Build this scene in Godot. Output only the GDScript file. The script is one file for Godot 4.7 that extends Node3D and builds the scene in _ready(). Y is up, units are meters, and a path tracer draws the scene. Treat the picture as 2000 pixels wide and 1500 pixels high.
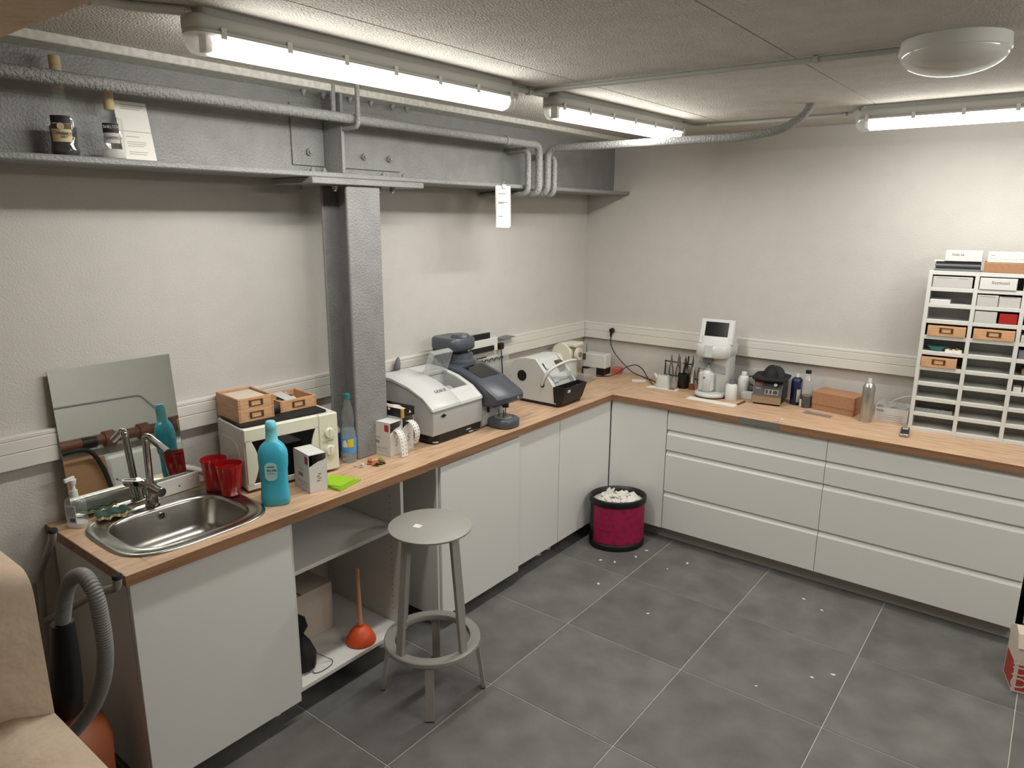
extends Node3D

const YT := 0.921
var M := {}
var taken := {}
var grp := 1
var rng := RandomNumberGenerator.new()


const LAMP := 2.4

func _ready() -> void:
	rng.seed = 11
	# camera
	var cam := Camera3D.new()
	cam.name = "camera"
	var fwd := Vector3(-0.59489295, -0.22792889, -0.77081178)
	var rt := Vector3(0.79065306, 0.00683247, -0.61222631)
	var up := Vector3(-0.14481061, 0.97365381, -0.17614808)
	cam.transform = Transform3D(Basis(rt, up, -fwd).orthonormalized(), Vector3(2.8591, 2.0383, 4.593))
	cam.fov = rad_to_deg(2.0 * atan(750.0 / 1392.2))
	cam.near = 0.02
	add_child(cam)
	cam.current = true
	# the room is closed: no sky is seen
	var we := WorldEnvironment.new()
	we.name = "environment"
	var env := Environment.new()
	env.background_mode = Environment.BG_COLOR
	env.background_color = Color(0.0, 0.0, 0.0)
	env.tonemap_mode = Environment.TONE_MAPPER_LINEAR
	env.tonemap_exposure = EXPOSURE
	env.sdfgi_enabled = true
	env.ssao_enabled = true
	env.ssil_enabled = true
	we.environment = env
	add_child(we)
	make_materials()
	more_materials()
	glow("lamp_glow", Color(1.0, 0.985, 0.95), 3.0)
	glow("bulb_glow", Color(1.0, 0.86, 0.66), 4.0)
	mat("dark_panel", Color(0.20, 0.19, 0.185), 0.45)
	mat("brushed", Color(0.72, 0.66, 0.58), 0.3, 0.85)
	mat("red_box", Color(0.62, 0.12, 0.07), 0.5)
	lamps()
	room()
	steelwork()
	pipes()
	cabinets()
	raceways()
	sink_area()
	microwave_area()
	white_carton()
	roll_area()
	lens_edger()
	blocker()
	hand_grinder()
	corner_gear()
	back_counter()
	pigeonholes()
	girder_things()
	electrics()
	floor_things()
	stair_corner()
	far_side()

const EXPOSURE := 1.0

# ---------------------------------------------------------------- shape helpers
func S() -> SurfaceTool:
	var s := SurfaceTool.new()
	s.begin(Mesh.PRIMITIVE_TRIANGLES)
	s.set_smooth_group(-1)
	return s

func tri(s: SurfaceTool, a: Vector3, b: Vector3, c: Vector3) -> void:
	s.add_vertex(a)
	s.add_vertex(c)
	s.add_vertex(b)

func quad(s: SurfaceTool, a: Vector3, b: Vector3, c: Vector3, d: Vector3) -> void:
	tri(s, a, b, c)
	tri(s, a, c, d)

# a convex face turned away from the point «inside»
func face(s: SurfaceTool, p: Array, inside: Vector3) -> void:
	var n: Vector3 = (p[1] - p[0]).cross(p[2] - p[0])
	var q := p.duplicate()
	if n.dot(p[0] - inside) < 0.0:
		q.reverse()
	for i in range(1, q.size() - 1):
		tri(s, q[0], q[i], q[i + 1])

func box(s: SurfaceTool, lo: Vector3, hi: Vector3, bev := 0.0, xf := Transform3D()) -> void:
	s.set_smooth_group(-1)
	var c := (lo + hi) / 2
	var h := (hi - lo).abs() / 2
	var b: float = min(bev, min(h.x, min(h.y, h.z)) * 0.49)
	var cc := xf * c
	var f := func(sx: float, sy: float, sz: float, ax: int) -> Vector3:
		var v := Vector3(sx * (h.x - b), sy * (h.y - b), sz * (h.z - b))
		v[ax] = [sx * h.x, sy * h.y, sz * h.z][ax]
		return xf * (c + v)
	var pm := [-1.0, 1.0]
	for g in pm:
		face(s, [f.call(g, -1, -1, 0), f.call(g, 1, -1, 0), f.call(g, 1, 1, 0), f.call(g, -1, 1, 0)], cc)
		face(s, [f.call(-1, g, -1, 1), f.call(1, g, -1, 1), f.call(1, g, 1, 1), f.call(-1, g, 1, 1)], cc)
		face(s, [f.call(-1, -1, g, 2), f.call(1, -1, g, 2), f.call(1, 1, g, 2), f.call(-1, 1, g, 2)], cc)
	if b > 0.0:
		for g in pm:
			for k in pm:
				face(s, [f.call(g, k, -1, 0), f.call(g, k, 1, 0), f.call(g, k, 1, 1), f.call(g, k, -1, 1)], cc)
				face(s, [f.call(g, -1, k, 0), f.call(g, 1, k, 0), f.call(g, 1, k, 2), f.call(g, -1, k, 2)], cc)
				face(s, [f.call(-1, g, k, 1), f.call(1, g, k, 1), f.call(1, g, k, 2), f.call(-1, g, k, 2)], cc)
				for m in pm:
					face(s, [f.call(g, k, m, 0), f.call(g, k, m, 1), f.call(g, k, m, 2)], cc)

# polygon in (a, b), pushed along the third axis; axis 0: poly = (z, y) along x, 1: (x, z) along y, 2: (x, y) along z
func prism(s: SurfaceTool, poly: Array, axis: int, h0: float, h1: float, smooth := false, bev := 0.0, xf := Transform3D()) -> void:
	var P := PackedVector2Array(poly)
	if Geometry2D.is_polygon_clockwise(P):
		P.reverse()
	var n := P.size()
	var put := func(v: Vector2, h: float) -> Vector3:
		match axis:
			0: return xf * Vector3(h, v.y, v.x)
			1: return xf * Vector3(v.x, h, v.y)
		return xf * Vector3(v.x, v.y, h)
	# (a, b, h) is right-handed only for axis 2
	var flip := axis != 2
	if h1 < h0:
		var t := h0
		h0 = h1
		h1 = t
	var I := PackedVector2Array()
	for i in n:
		var d0 := (P[i] - P[(i + n - 1) % n]).normalized()
		var d1 := (P[(i + 1) % n] - P[i]).normalized()
		var n0 := Vector2(-d0.y, d0.x)
		var n1 := Vector2(-d1.y, d1.x)
		var m := (n0 + n1).normalized()
		I.append(P[i] + m * bev / max(0.3, m.dot(n0)))
	var q := func(a: Vector3, b: Vector3, c: Vector3, d: Vector3) -> void:
		if flip:
			quad(s, a, d, c, b)
		else:
			quad(s, a, b, c, d)
	var idx := Geometry2D.triangulate_polygon(P)
	s.set_smooth_group(-1)
	for t in range(0, idx.size(), 3):
		var a: Vector2 = I[idx[t]]
		var b: Vector2 = I[idx[t + 1]]
		var c: Vector2 = I[idx[t + 2]]
		if (b - a).cross(c - a) < 0:
			var w := b
			b = c
			c = w
		if flip:
			tri(s, put.call(a, h1), put.call(c, h1), put.call(b, h1))
			tri(s, put.call(a, h0), put.call(b, h0), put.call(c, h0))
		else:
			tri(s, put.call(a, h1), put.call(b, h1), put.call(c, h1))
			tri(s, put.call(a, h0), put.call(c, h0), put.call(b, h0))
	grp += 1
	for i in n:
		var j := (i + 1) % n
		if smooth:
			var e0 := (P[i] - P[(i + n - 1) % n]).normalized()
			var e1 := (P[j] - P[i]).normalized()
			if e0.dot(e1) < 0.8:
				grp += 1
			s.set_smooth_group(grp)
		q.call(put.call(P[i], h0 + bev), put.call(P[j], h0 + bev), put.call(P[j], h1 - bev), put.call(P[i], h1 - bev))
		if bev > 0.0:
			q.call(put.call(P[i], h1 - bev), put.call(P[j], h1 - bev), put.call(I[j], h1), put.call(I[i], h1))
			q.call(put.call(I[i], h0), put.call(I[j], h0), put.call(P[j], h0 + bev), put.call(P[i], h0 + bev))
	grp += 1
	s.set_smooth_group(-1)

# a row of rings of equal length; the first ring is below: rings turn counter-clockwise seen from the last one
func loft(s: SurfaceTool, rings: Array, cap0 := true, cap1 := true, smooth := true) -> void:
	grp += 1
	for k in rings.size() - 1:
		var A: Array = rings[k]
		var B: Array = rings[k + 1]
		var n := A.size()
		for i in n:
			var j := (i + 1) % n
			s.set_smooth_group(grp if smooth else -1)
			quad(s, A[i], A[j], B[j], B[i])
	s.set_smooth_group(-1)
	for e in 2:
		if (e == 0 and not cap0) or (e == 1 and not cap1):
			continue
		var R: Array = rings[0] if e == 0 else rings[rings.size() - 1]
		var c := Vector3.ZERO
		for v in R:
			c += v
		c /= R.size()
		for i in R.size():
			var j: int = (i + 1) % R.size()
			if e == 0:
				tri(s, c, R[j], R[i])
			else:
				tri(s, c, R[i], R[j])

# superellipse ring at height y (power 2 = ellipse, larger = boxier)
func oval(cx: float, y: float, cz: float, rx: float, rz: float, n := 28, p := 2.0, turn := 0.0) -> Array:
	var r := []
	for i in n:
		var a := -TAU * i / n
		var c := cos(a)
		var d := sin(a)
		var v := Vector2(signf(c) * pow(absf(c), 2.0 / p) * rx, signf(d) * pow(absf(d), 2.0 / p) * rz).rotated(turn)
		r.append(Vector3(cx + v.x, y, cz + v.y))
	return r

func lathe(s: SurfaceTool, prof: Array, seg := 28, xf := Transform3D()) -> void:
	grp += 1
	for k in prof.size() - 1:
		var p0: Vector2 = prof[k]
		var p1: Vector2 = prof[k + 1]
		if k > 0:
			var d0: Vector2 = (p0 - prof[k - 1]).normalized()
			if d0.dot((p1 - p0).normalized()) < 0.75:
				grp += 1
		s.set_smooth_group(grp)
		for i in seg:
			var a := TAU * i / seg
			var b := TAU * (i + 1) / seg
			var v00 := xf * Vector3(p0.x * cos(a), p0.y, -p0.x * sin(a))
			var v01 := xf * Vector3(p0.x * cos(b), p0.y, -p0.x * sin(b))
			var v10 := xf * Vector3(p1.x * cos(a), p1.y, -p1.x * sin(a))
			var v11 := xf * Vector3(p1.x * cos(b), p1.y, -p1.x * sin(b))
			if p0.x > 1e-6:
				tri(s, v00, v01, v11 if p1.x > 1e-6 else v10)
			if p1.x > 1e-6:
				tri(s, v00, v11, v10)
	grp += 1
	s.set_smooth_group(-1)

func along(a: Vector3, b: Vector3) -> Transform3D:
	var y := (b - a).normalized()
	var x := y.cross(Vector3.FORWARD if absf(y.z) < 0.9 else Vector3.RIGHT).normalized()
	return Transform3D(Basis(x, y, x.cross(y)), a)

func cyl(s: SurfaceTool, a: Vector3, b: Vector3, r: float, r2 := -1.0, seg := 20, bev := 0.0) -> void:
	var h := a.distance_to(b)
	var t := r if r2 < 0 else r2
	if bev > 0.0:
		lathe(s, [Vector2(0, 0), Vector2(r - bev, 0), Vector2(r, bev), Vector2(t, h - bev), Vector2(t - bev, h), Vector2(0, h)], seg, along(a, b))
	else:
		lathe(s, [Vector2(0, 0), Vector2(r, 0), Vector2(t, h), Vector2(0, h)], seg, along(a, b))

func tube(s: SurfaceTool, pts: Array, r: float, seg := 10, taper := 1.0) -> void:
	var rings := []
	var d: Vector3 = (pts[1] - pts[0]).normalized()
	var u := d.cross(Vector3.UP if absf(d.y) < 0.9 else Vector3.RIGHT).normalized()
	for i in pts.size():
		var e: Vector3 = d
		if i == 0:
			e = (pts[1] - pts[0]).normalized()
		elif i == pts.size() - 1:
			e = (pts[i] - pts[i - 1]).normalized()
		else:
			e = ((pts[i + 1] - pts[i]).normalized() + (pts[i] - pts[i - 1]).normalized()).normalized()
		u = (u - e * u.dot(e)).normalized()
		var w := e.cross(u)
		var ring := []
		var rr := r * lerpf(1.0, taper, float(i) / (pts.size() - 1))
		for k in seg:
			var a := TAU * k / seg
			ring.append(pts[i] + (u * cos(a) + w * sin(a)) * rr)
		rings.append(ring)
	loft(s, rings)

func curve(p: Array, n := 8) -> Array:
	var out := []
	for i in p.size() - 1:
		var a: Vector3 = p[max(i - 1, 0)]
		var b: Vector3 = p[i]
		var c: Vector3 = p[i + 1]
		var d: Vector3 = p[min(i + 2, p.size() - 1)]
		for k in n:
			out.append(b.cubic_interpolate(c, a, d, float(k) / n))
	out.append(p[p.size() - 1])
	return out

func fillet(p: Array, r: float, n := 6) -> Array:
	var out := [p[0]]
	for i in range(1, p.size() - 1):
		var a: Vector3 = p[i - 1]
		var b: Vector3 = p[i]
		var c: Vector3 = p[i + 1]
		var t: float = min(r, min(a.distance_to(b), b.distance_to(c)) * 0.49)
		var e: Vector3 = b + (a - b).normalized() * t
		var f: Vector3 = b + (c - b).normalized() * t
		for k in n + 1:
			var w := float(k) / n
			out.append(e.lerp(b, w).lerp(b.lerp(f, w), w))
	out.append(p[p.size() - 1])
	return out

func rrect(w: float, h: float, r: float, n := 5, cx := 0.0, cy := 0.0) -> Array:
	var p := []
	var cs := [Vector2(w / 2 - r, h / 2 - r), Vector2(-w / 2 + r, h / 2 - r), Vector2(-w / 2 + r, -h / 2 + r), Vector2(w / 2 - r, -h / 2 + r)]
	for k in 4:
		for i in n + 1:
			var a: float = PI / 2 * (k + float(i) / n)
			p.append(Vector2(cx, cy) + cs[k] + Vector2(cos(a), sin(a)) * r)
	return p

# ---------------------------------------------------------------- objects
func numbered(n: String) -> String:
	taken[n] = taken.get(n, 0) + 1
	return n if taken[n] == 1 else "%s_%03d" % [n, taken[n] - 1]

func thing(called: String, label: String, category: String, at := Vector3.ZERO, turn := 0.0, group := "") -> Node3D:
	var o := Node3D.new()
	o.name = numbered(called)
	add_child(o)
	o.position = at
	o.rotation.y = turn
	tag(o, label, category, group)
	return o

func tag(o: Node3D, label: String, category: String, group := "") -> void:
	o.set_meta("label", label)
	o.set_meta("category", category)
	if group != "":
		o.set_meta("group", group)

func part(parent: Node3D, called: String, s: SurfaceTool, m: Material, label := "") -> MeshInstance3D:
	s.generate_normals()
	s.index()
	var o := MeshInstance3D.new()
	o.mesh = s.commit()
	o.material_override = m
	o.name = called
	parent.add_child(o, true)
	if label != "":
		o.set_meta("label", label)
	return o

func single(called: String, s: SurfaceTool, m: Material, label: String, category: String, at := Vector3.ZERO, turn := 0.0, group := "") -> MeshInstance3D:
	var o := part(self, numbered(called), s, m)
	o.position = at
	o.rotation.y = turn
	tag(o, label, category, group)
	return o

func struct(called: String, s: SurfaceTool, m: Material, label: String, category: String) -> MeshInstance3D:
	var o := part(self, called, s, m)
	tag(o, label, category)
	o.set_meta("kind", "structure")
	return o

# one copy of a mesh as a piece of its parent
func again(parent: Node3D, called: String, src: MeshInstance3D, at: Vector3) -> MeshInstance3D:
	var o := MeshInstance3D.new()
	o.mesh = src.mesh
	o.material_override = src.material_override
	o.name = called
	parent.add_child(o, true)
	o.position = at
	return o

# lettering: right and up are directions in the parent's axes, h is the height of a capital
func letters(parent: Node3D, called: String, words: String, h: float, at: Vector3, right: Vector3, up: Vector3, m: Material, serif := false, stretch := 1.0) -> MeshInstance3D:
	var t := TextMesh.new()
	var f := SystemFont.new()
	f.font_names = PackedStringArray(["Droid Serif" if serif else "Droid Sans"])
	t.font = f
	t.text = words
	t.font_size = 32
	t.pixel_size = h / 32.0 * 1.38
	t.depth = 0.0008
	t.curve_step = 2.0
	t.horizontal_alignment = HORIZONTAL_ALIGNMENT_LEFT
	t.vertical_alignment = VERTICAL_ALIGNMENT_CENTER
	t.material = m
	var o := MeshInstance3D.new()
	o.mesh = t
	o.name = called
	parent.add_child(o, true)
	var x := right.normalized()
	var z := x.cross(up).normalized()
	o.transform = Transform3D(Basis(x * stretch, z.cross(x), z), at)
	return o

# ---------------------------------------------------------------- materials
func mat(key: String, c: Color, rough := 0.5, metal := 0.0) -> StandardMaterial3D:
	if M.has(key):
		return M[key]
	var m := StandardMaterial3D.new()
	m.albedo_color = c
	m.roughness = rough
	m.metallic = metal
	m.resource_name = key
	M[key] = m
	return m

func noise_tex(seed_: int, freq: float, oct: int, cols: Array, offs: Array, size := 512, kind := FastNoiseLite.TYPE_SIMPLEX_SMOOTH) -> NoiseTexture2D:
	var n := FastNoiseLite.new()
	n.seed = seed_
	n.noise_type = kind
	n.frequency = freq
	n.fractal_octaves = oct
	var t := NoiseTexture2D.new()
	t.noise = n
	t.width = size
	t.height = size
	t.seamless = true
	var g := Gradient.new()
	g.colors = PackedColorArray(cols)
	g.offsets = PackedFloat32Array(offs)
	t.color_ramp = g
	return t

func bump_tex(seed_: int, freq: float, oct: int, strength: float, size := 512) -> NoiseTexture2D:
	var n := FastNoiseLite.new()
	n.seed = seed_
	n.noise_type = FastNoiseLite.TYPE_SIMPLEX_SMOOTH
	n.frequency = freq
	n.fractal_octaves = oct
	var t := NoiseTexture2D.new()
	t.noise = n
	t.width = size
	t.height = size
	t.seamless = true
	t.as_normal_map = true
	t.bump_strength = strength
	return t

func tri_mat(key: String, rough: float, scale: Vector3, tex: Texture2D, nrm: Texture2D = null, nscale := 1.0, world := true) -> StandardMaterial3D:
	var m := mat(key, Color.WHITE, rough)
	m.uv1_triplanar = true
	m.uv1_world_triplanar = world
	m.uv1_scale = scale
	if tex:
		m.albedo_texture = tex
	if nrm:
		m.normal_enabled = true
		m.normal_texture = nrm
		m.normal_scale = nscale
	return m

func glassy(key: String, c: Color, alpha: float, rough := 0.05) -> StandardMaterial3D:
	var m := mat(key, Color(c.r, c.g, c.b, alpha), rough)
	m.transparency = BaseMaterial3D.TRANSPARENCY_ALPHA
	return m

func glow(key: String, c: Color, e: float) -> StandardMaterial3D:
	var m := mat(key, Color(0.9, 0.9, 0.9), 0.4)
	m.emission_enabled = true
	m.emission = c
	m.emission_energy_multiplier = e
	return m

func shade(c: Color, k: float) -> Color:
	return Color(clampf(c.r * k, 0, 1), clampf(c.g * k, 0, 1), clampf(c.b * k, 0, 1))

func make_materials() -> void:
	var wc := Color(0.765, 0.752, 0.728)
	tri_mat("wall", 0.9, Vector3(0.9, 0.9, 0.9), noise_tex(3, 0.006, 4, [shade(wc, 0.985), wc, shade(wc, 1.01)], [0.0, 0.5, 1.0], 1024), bump_tex(5, 0.11, 3, 4.0, 1024), 0.28)
	var cc := Color(0.77, 0.75, 0.715)
	tri_mat("ceiling", 0.95, Vector3(0.8, 0.8, 0.8), noise_tex(8, 0.008, 5, [shade(cc, 0.96), cc, shade(cc, 1.03)], [0.0, 0.5, 1.0], 1024), bump_tex(9, 0.13, 3, 7.0, 1024), 0.7)
	var sc := Color(0.84, 0.765, 0.68)
	tri_mat("stair_plaster", 0.92, Vector3(1.1, 1.1, 1.1), noise_tex(18, 0.012, 5, [shade(sc, 0.96), sc, shade(sc, 1.03)], [0.0, 0.5, 1.0]), bump_tex(19, 0.05, 3, 4.0), 0.3)
	for k in 3:
		var tc := [Color(0.400, 0.398, 0.385), Color(0.412, 0.409, 0.396), Color(0.386, 0.385, 0.374)][k] as Color
		tri_mat("tile_%d" % k, 0.52, Vector3(0.85, 0.85, 0.85), noise_tex(30 + k, 0.009, 6, [shade(tc, 0.90), tc, shade(tc, 1.10)], [0.1, 0.5, 0.92]), bump_tex(36, 0.04, 4, 1.2), 0.3)
	mat("grout", Color(0.70, 0.69, 0.66), 0.9)
	var w1 := Color(0.775, 0.645, 0.525)
	var wt := noise_tex(41, 0.014, 5, [shade(w1, 0.84), shade(w1, 0.97), w1, shade(w1, 1.10)], [0.1, 0.4, 0.6, 0.95], 1024)
	tri_mat("wood_z", 0.42, Vector3(2.6, 2.6, 0.28), wt)
	tri_mat("wood_x", 0.42, Vector3(0.28, 2.6, 2.6), wt)
	var w2 := Color(0.56, 0.415, 0.30)
	var we := noise_tex(43, 0.014, 5, [shade(w2, 0.86), w2, shade(w2, 1.08)], [0.1, 0.5, 0.95])
	tri_mat("edge_z", 0.45, Vector3(2.6, 4.0, 0.28), we)
	tri_mat("edge_x", 0.45, Vector3(0.28, 4.0, 2.6), we)
	var w3 := Color(0.79, 0.62, 0.46)
	tri_mat("beech", 0.5, Vector3(1.0, 7.0, 1.0), noise_tex(45, 0.02, 4, [shade(w3, 0.90), w3, shade(w3, 1.06)], [0.1, 0.5, 0.95]), null, 1.0, false)
	var g1 := Color(0.515, 0.518, 0.51)
	tri_mat("steel_paint", 0.5, Vector3(1.6, 1.6, 1.6), noise_tex(51, 0.01, 4, [shade(g1, 0.95), g1, shade(g1, 1.04)], [0.0, 0.5, 1.0]), bump_tex(52, 0.10, 3, 5.0), 0.3)
	tri_mat("pipe_paint", 0.5, Vector3(3.0, 3.0, 3.0), noise_tex(53, 0.02, 4, [shade(g1, 1.02), shade(g1, 1.08), shade(g1, 1.14)], [0.0, 0.5, 1.0]), bump_tex(54, 0.05, 3, 9.0), 0.8)
	tri_mat("white_flange", 0.7, Vector3(2, 2, 2), noise_tex(55, 0.03, 4, [Color(0.76, 0.75, 0.72), Color(0.84, 0.83, 0.80)], [0.2, 0.7]))
	mat("front_white", Color(0.87, 0.87, 0.855), 0.42)
	mat("carcass", Color(0.83, 0.825, 0.805), 0.5)
	mat("plinth", Color(0.60, 0.58, 0.55), 0.5)
	mat("raceway", Color(0.83, 0.82, 0.79), 0.45)
	mat("white_plastic", Color(0.82, 0.82, 0.80), 0.4)
	mat("machine_white", Color(0.78, 0.785, 0.775), 0.35)
	mat("machine_grey", Color(0.68, 0.685, 0.68), 0.4)
	mat("slate", Color(0.285, 0.305, 0.335), 0.38)
	mat("black", Color(0.055, 0.052, 0.05), 0.45)
	mat("black_soft", Color(0.06, 0.058, 0.057), 0.75)
	mat("rubber", Color(0.10, 0.095, 0.09), 0.8)
	mat("screen", Color(0.02, 0.02, 0.022), 0.12)
	mat("chrome", Color(0.80, 0.80, 0.80), 0.08, 1.0)
	mat("steel", Color(0.66, 0.65, 0.63), 0.26, 1.0)
	mat("alu", Color(0.72, 0.72, 0.71), 0.35, 0.9)
	mat("mirror", Color(0.86, 0.88, 0.86), 0.015, 1.0)
	mat("brass", Color(0.42, 0.31, 0.20), 0.4, 0.7)
	mat("paper", Color(0.86, 0.85, 0.82), 0.85)
	mat("paper_grey", Color(0.74, 0.73, 0.71), 0.85)
	mat("carton_white", Color(0.82, 0.815, 0.80), 0.7)
	mat("carton_inside", Color(0.50, 0.42, 0.35), 0.9)
	var cb := Color(0.64, 0.475, 0.345)
	tri_mat("cardboard", 0.85, Vector3(4, 4, 4), noise_tex(61, 0.03, 4, [shade(cb, 0.93), cb, shade(cb, 1.05)], [0.0, 0.5, 1.0]), null, 1.0, false)
	mat("ink", Color(0.22, 0.22, 0.23), 0.7)
	mat("ink_pale", Color(0.50, 0.50, 0.50), 0.7)
	mat("red_print", Color(0.66, 0.22, 0.20), 0.6)
	mat("stool", Color(0.60, 0.595, 0.565), 0.45)
	mat("orange", Color(0.80, 0.30, 0.13), 0.5)
	mat("handle_wood", Color(0.76, 0.56, 0.43), 0.55)
	mat("cream", Color(0.84, 0.83, 0.755), 0.4)
	mat("lamp_body", Color(0.70, 0.70, 0.68), 0.5)
	mat("clip_clear", Color(0.80, 0.80, 0.78), 0.3)
	var pk := Color(0.60, 0.07, 0.27)
	tri_mat("pink", 0.55, Vector3(3, 3, 3), noise_tex(71, 0.012, 5, [shade(pk, 0.72), pk, shade(pk, 1.06)], [0.12, 0.42, 0.9]), null, 1.0, false)

# ---------------------------------------------------------------- the room
func room() -> void:
	var W := 5.2
	var D := 6.4
	var H := 2.57
	var s := S()
	box(s, Vector3(-0.2, -0.15, -0.2), Vector3(W + 0.2, -0.0025, D + 0.2))
	var fl := struct("floor", s, M.grout, "dark grey tiled floor with pale grout lines", "floor")
	# tiles: pitch 0.624, joints at x = 1.077 + 0.624 i, z = 2.421 + 0.624 j
	var p := 0.624
	var proto := {}
	for i in range(-2, 7):
		for j in range(-4, 7):
			var x0 := 1.077 + p * i
			var z0 := 2.421 + p * j
			var lo := Vector2(maxf(x0 + 0.0022, 0.0), maxf(z0 + 0.0022, 0.0))
			var hi := Vector2(minf(x0 + p - 0.0022, W), minf(z0 + p - 0.0022, D))
			if hi.x - lo.x < 0.03 or hi.y - lo.y < 0.03:
				continue
			var key := "%.3f_%.3f" % [hi.x - lo.x, hi.y - lo.y]
			var k := ((i * 7 + j * 5) % 3 + 3) % 3
			var o: MeshInstance3D
			if proto.has(key):
				o = again(fl, "tile", proto[key], Vector3.ZERO)
				o.material_override = M["tile_%d" % k]
			else:
				var t := S()
				box(t, Vector3(0, -0.009, 0), Vector3(hi.x - lo.x, 0, hi.y - lo.y), 0.0012)
				o = part(fl, "tile", t, M["tile_%d" % k])
				proto[key] = o
			o.position = Vector3(lo.x, 0, lo.y)
	s = S()
	box(s, Vector3(-0.2, -0.02, -0.2), Vector3(0, H, D + 0.2))
	struct("wall_left", s, M.wall, "rough plastered white wall behind the sink counter and steel beam", "wall")
	s = S()
	box(s, Vector3(0, -0.02, -0.2), Vector3(W + 0.2, H, 0))
	struct("wall_back", s, M.wall, "plain white plastered wall behind the drawer counter", "wall")
	s = S()
	box(s, Vector3(W, -0.02, 0), Vector3(W + 0.2, H, D + 0.2))
	struct("wall_right", s, M.wall, "white wall on the far side, seen in the mirror", "wall")
	s = S()
	box(s, Vector3(0, -0.02, D), Vector3(W, H, D + 0.2))
	struct("wall_front", s, M.wall, "white wall behind the stairs", "wall")
	s = S()
	# the ceiling is cast in strips with a narrow joint between them, parallel to the beam
	var edges := [-0.2, 1.19, 2.02, 2.85, 3.7, 4.5, W + 0.2]
	for k in edges.size() - 1:
		box(s, Vector3(edges[k] + (0.0018 if k else 0.0), H, -0.2), Vector3(edges[k + 1] - 0.0018, H + 0.05, D + 0.2), 0.002)
	box(s, Vector3(-0.2, H + 0.012, -0.2), Vector3(W + 0.2, H + 0.2, D + 0.2))
	struct("ceiling", s, M.ceiling, "rough painted concrete ceiling with straight joints", "ceiling")
	# downstand over the stairs
	s = S()
	box(s, Vector3(0, 2.236, 4.24), Vector3(2.9, H, 4.42), 0.01)
	struct("wall_stairwell", s, M.stair_plaster, "beige plastered downstand over the stairs at the upper left", "wall")
	# masonry stairs
	var st := Node3D.new()
	st.name = "staircase"
	add_child(st)
	st.set_meta("label", "whitewashed masonry staircase with worn rounded steps at the lower left")
	st.set_meta("category", "stairs")
	st.set_meta("kind", "structure")
	var rise := 0.247
	var run := 0.29
	for k in range(-3, 5):
		var x1 := 1.64 + run * k
		var y1 := 1.516 - rise * k
		if y1 < 0.1 or y1 > 2.3:
			continue
		s = S()
		step(s, x1 - run - 0.02, x1, maxf(0.0, y1 - rise - 0.25), y1, 4.245, 5.2)
		part(st, "step", s, M.stair_plaster)

# a worn step: its nose and side edge are rounded and uneven
func step(s: SurfaceTool, x0: float, x1: float, y0: float, y1: float, z0: float, z1: float) -> void:
	var n := 18
	var rings := []
	for i in n + 1:
		var t := float(i) / n
		var z := lerpf(z0, z1, t)
		var w := 0.008 * sin(t * 17.0 + y1 * 9.0) + 0.005 * sin(t * 41.0 + y1)
		var e := 0.0
		if t < 0.12:
			e = 0.03 * pow(1.0 - t / 0.12, 2.0)
		var top := y1 - e
		var r := 0.04
		var ring := []
		ring.append(Vector3(x0, y0, z))
		ring.append(Vector3(x1 + w, y0, z))
		for k in 7:
			var a := PI / 2 * k / 6.0
			ring.append(Vector3(x1 + w - e * 0.5 - r + r * cos(a), top - r + r * sin(a), z))
		ring.append(Vector3(lerpf(x0, x1, 0.5), top + 0.004 * sin(t * 23.0), z))
		ring.append(Vector3(x0, top, z))
		rings.append(ring)
	loft(s, rings, true, true, true)

# ---------------------------------------------------------------- the steel
func bolt(parent: Node3D, at: Vector3, dir: Vector3, r := 0.014, h := 0.012) -> void:
	var s := S()
	cyl(s, at, at + dir * h, r, r * 0.92, 6)
	cyl(s, at + dir * h, at + dir * (h + 0.008), r * 0.5, r * 0.45, 10)
	part(parent, "bolt", s, M.steel_paint)

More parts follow.
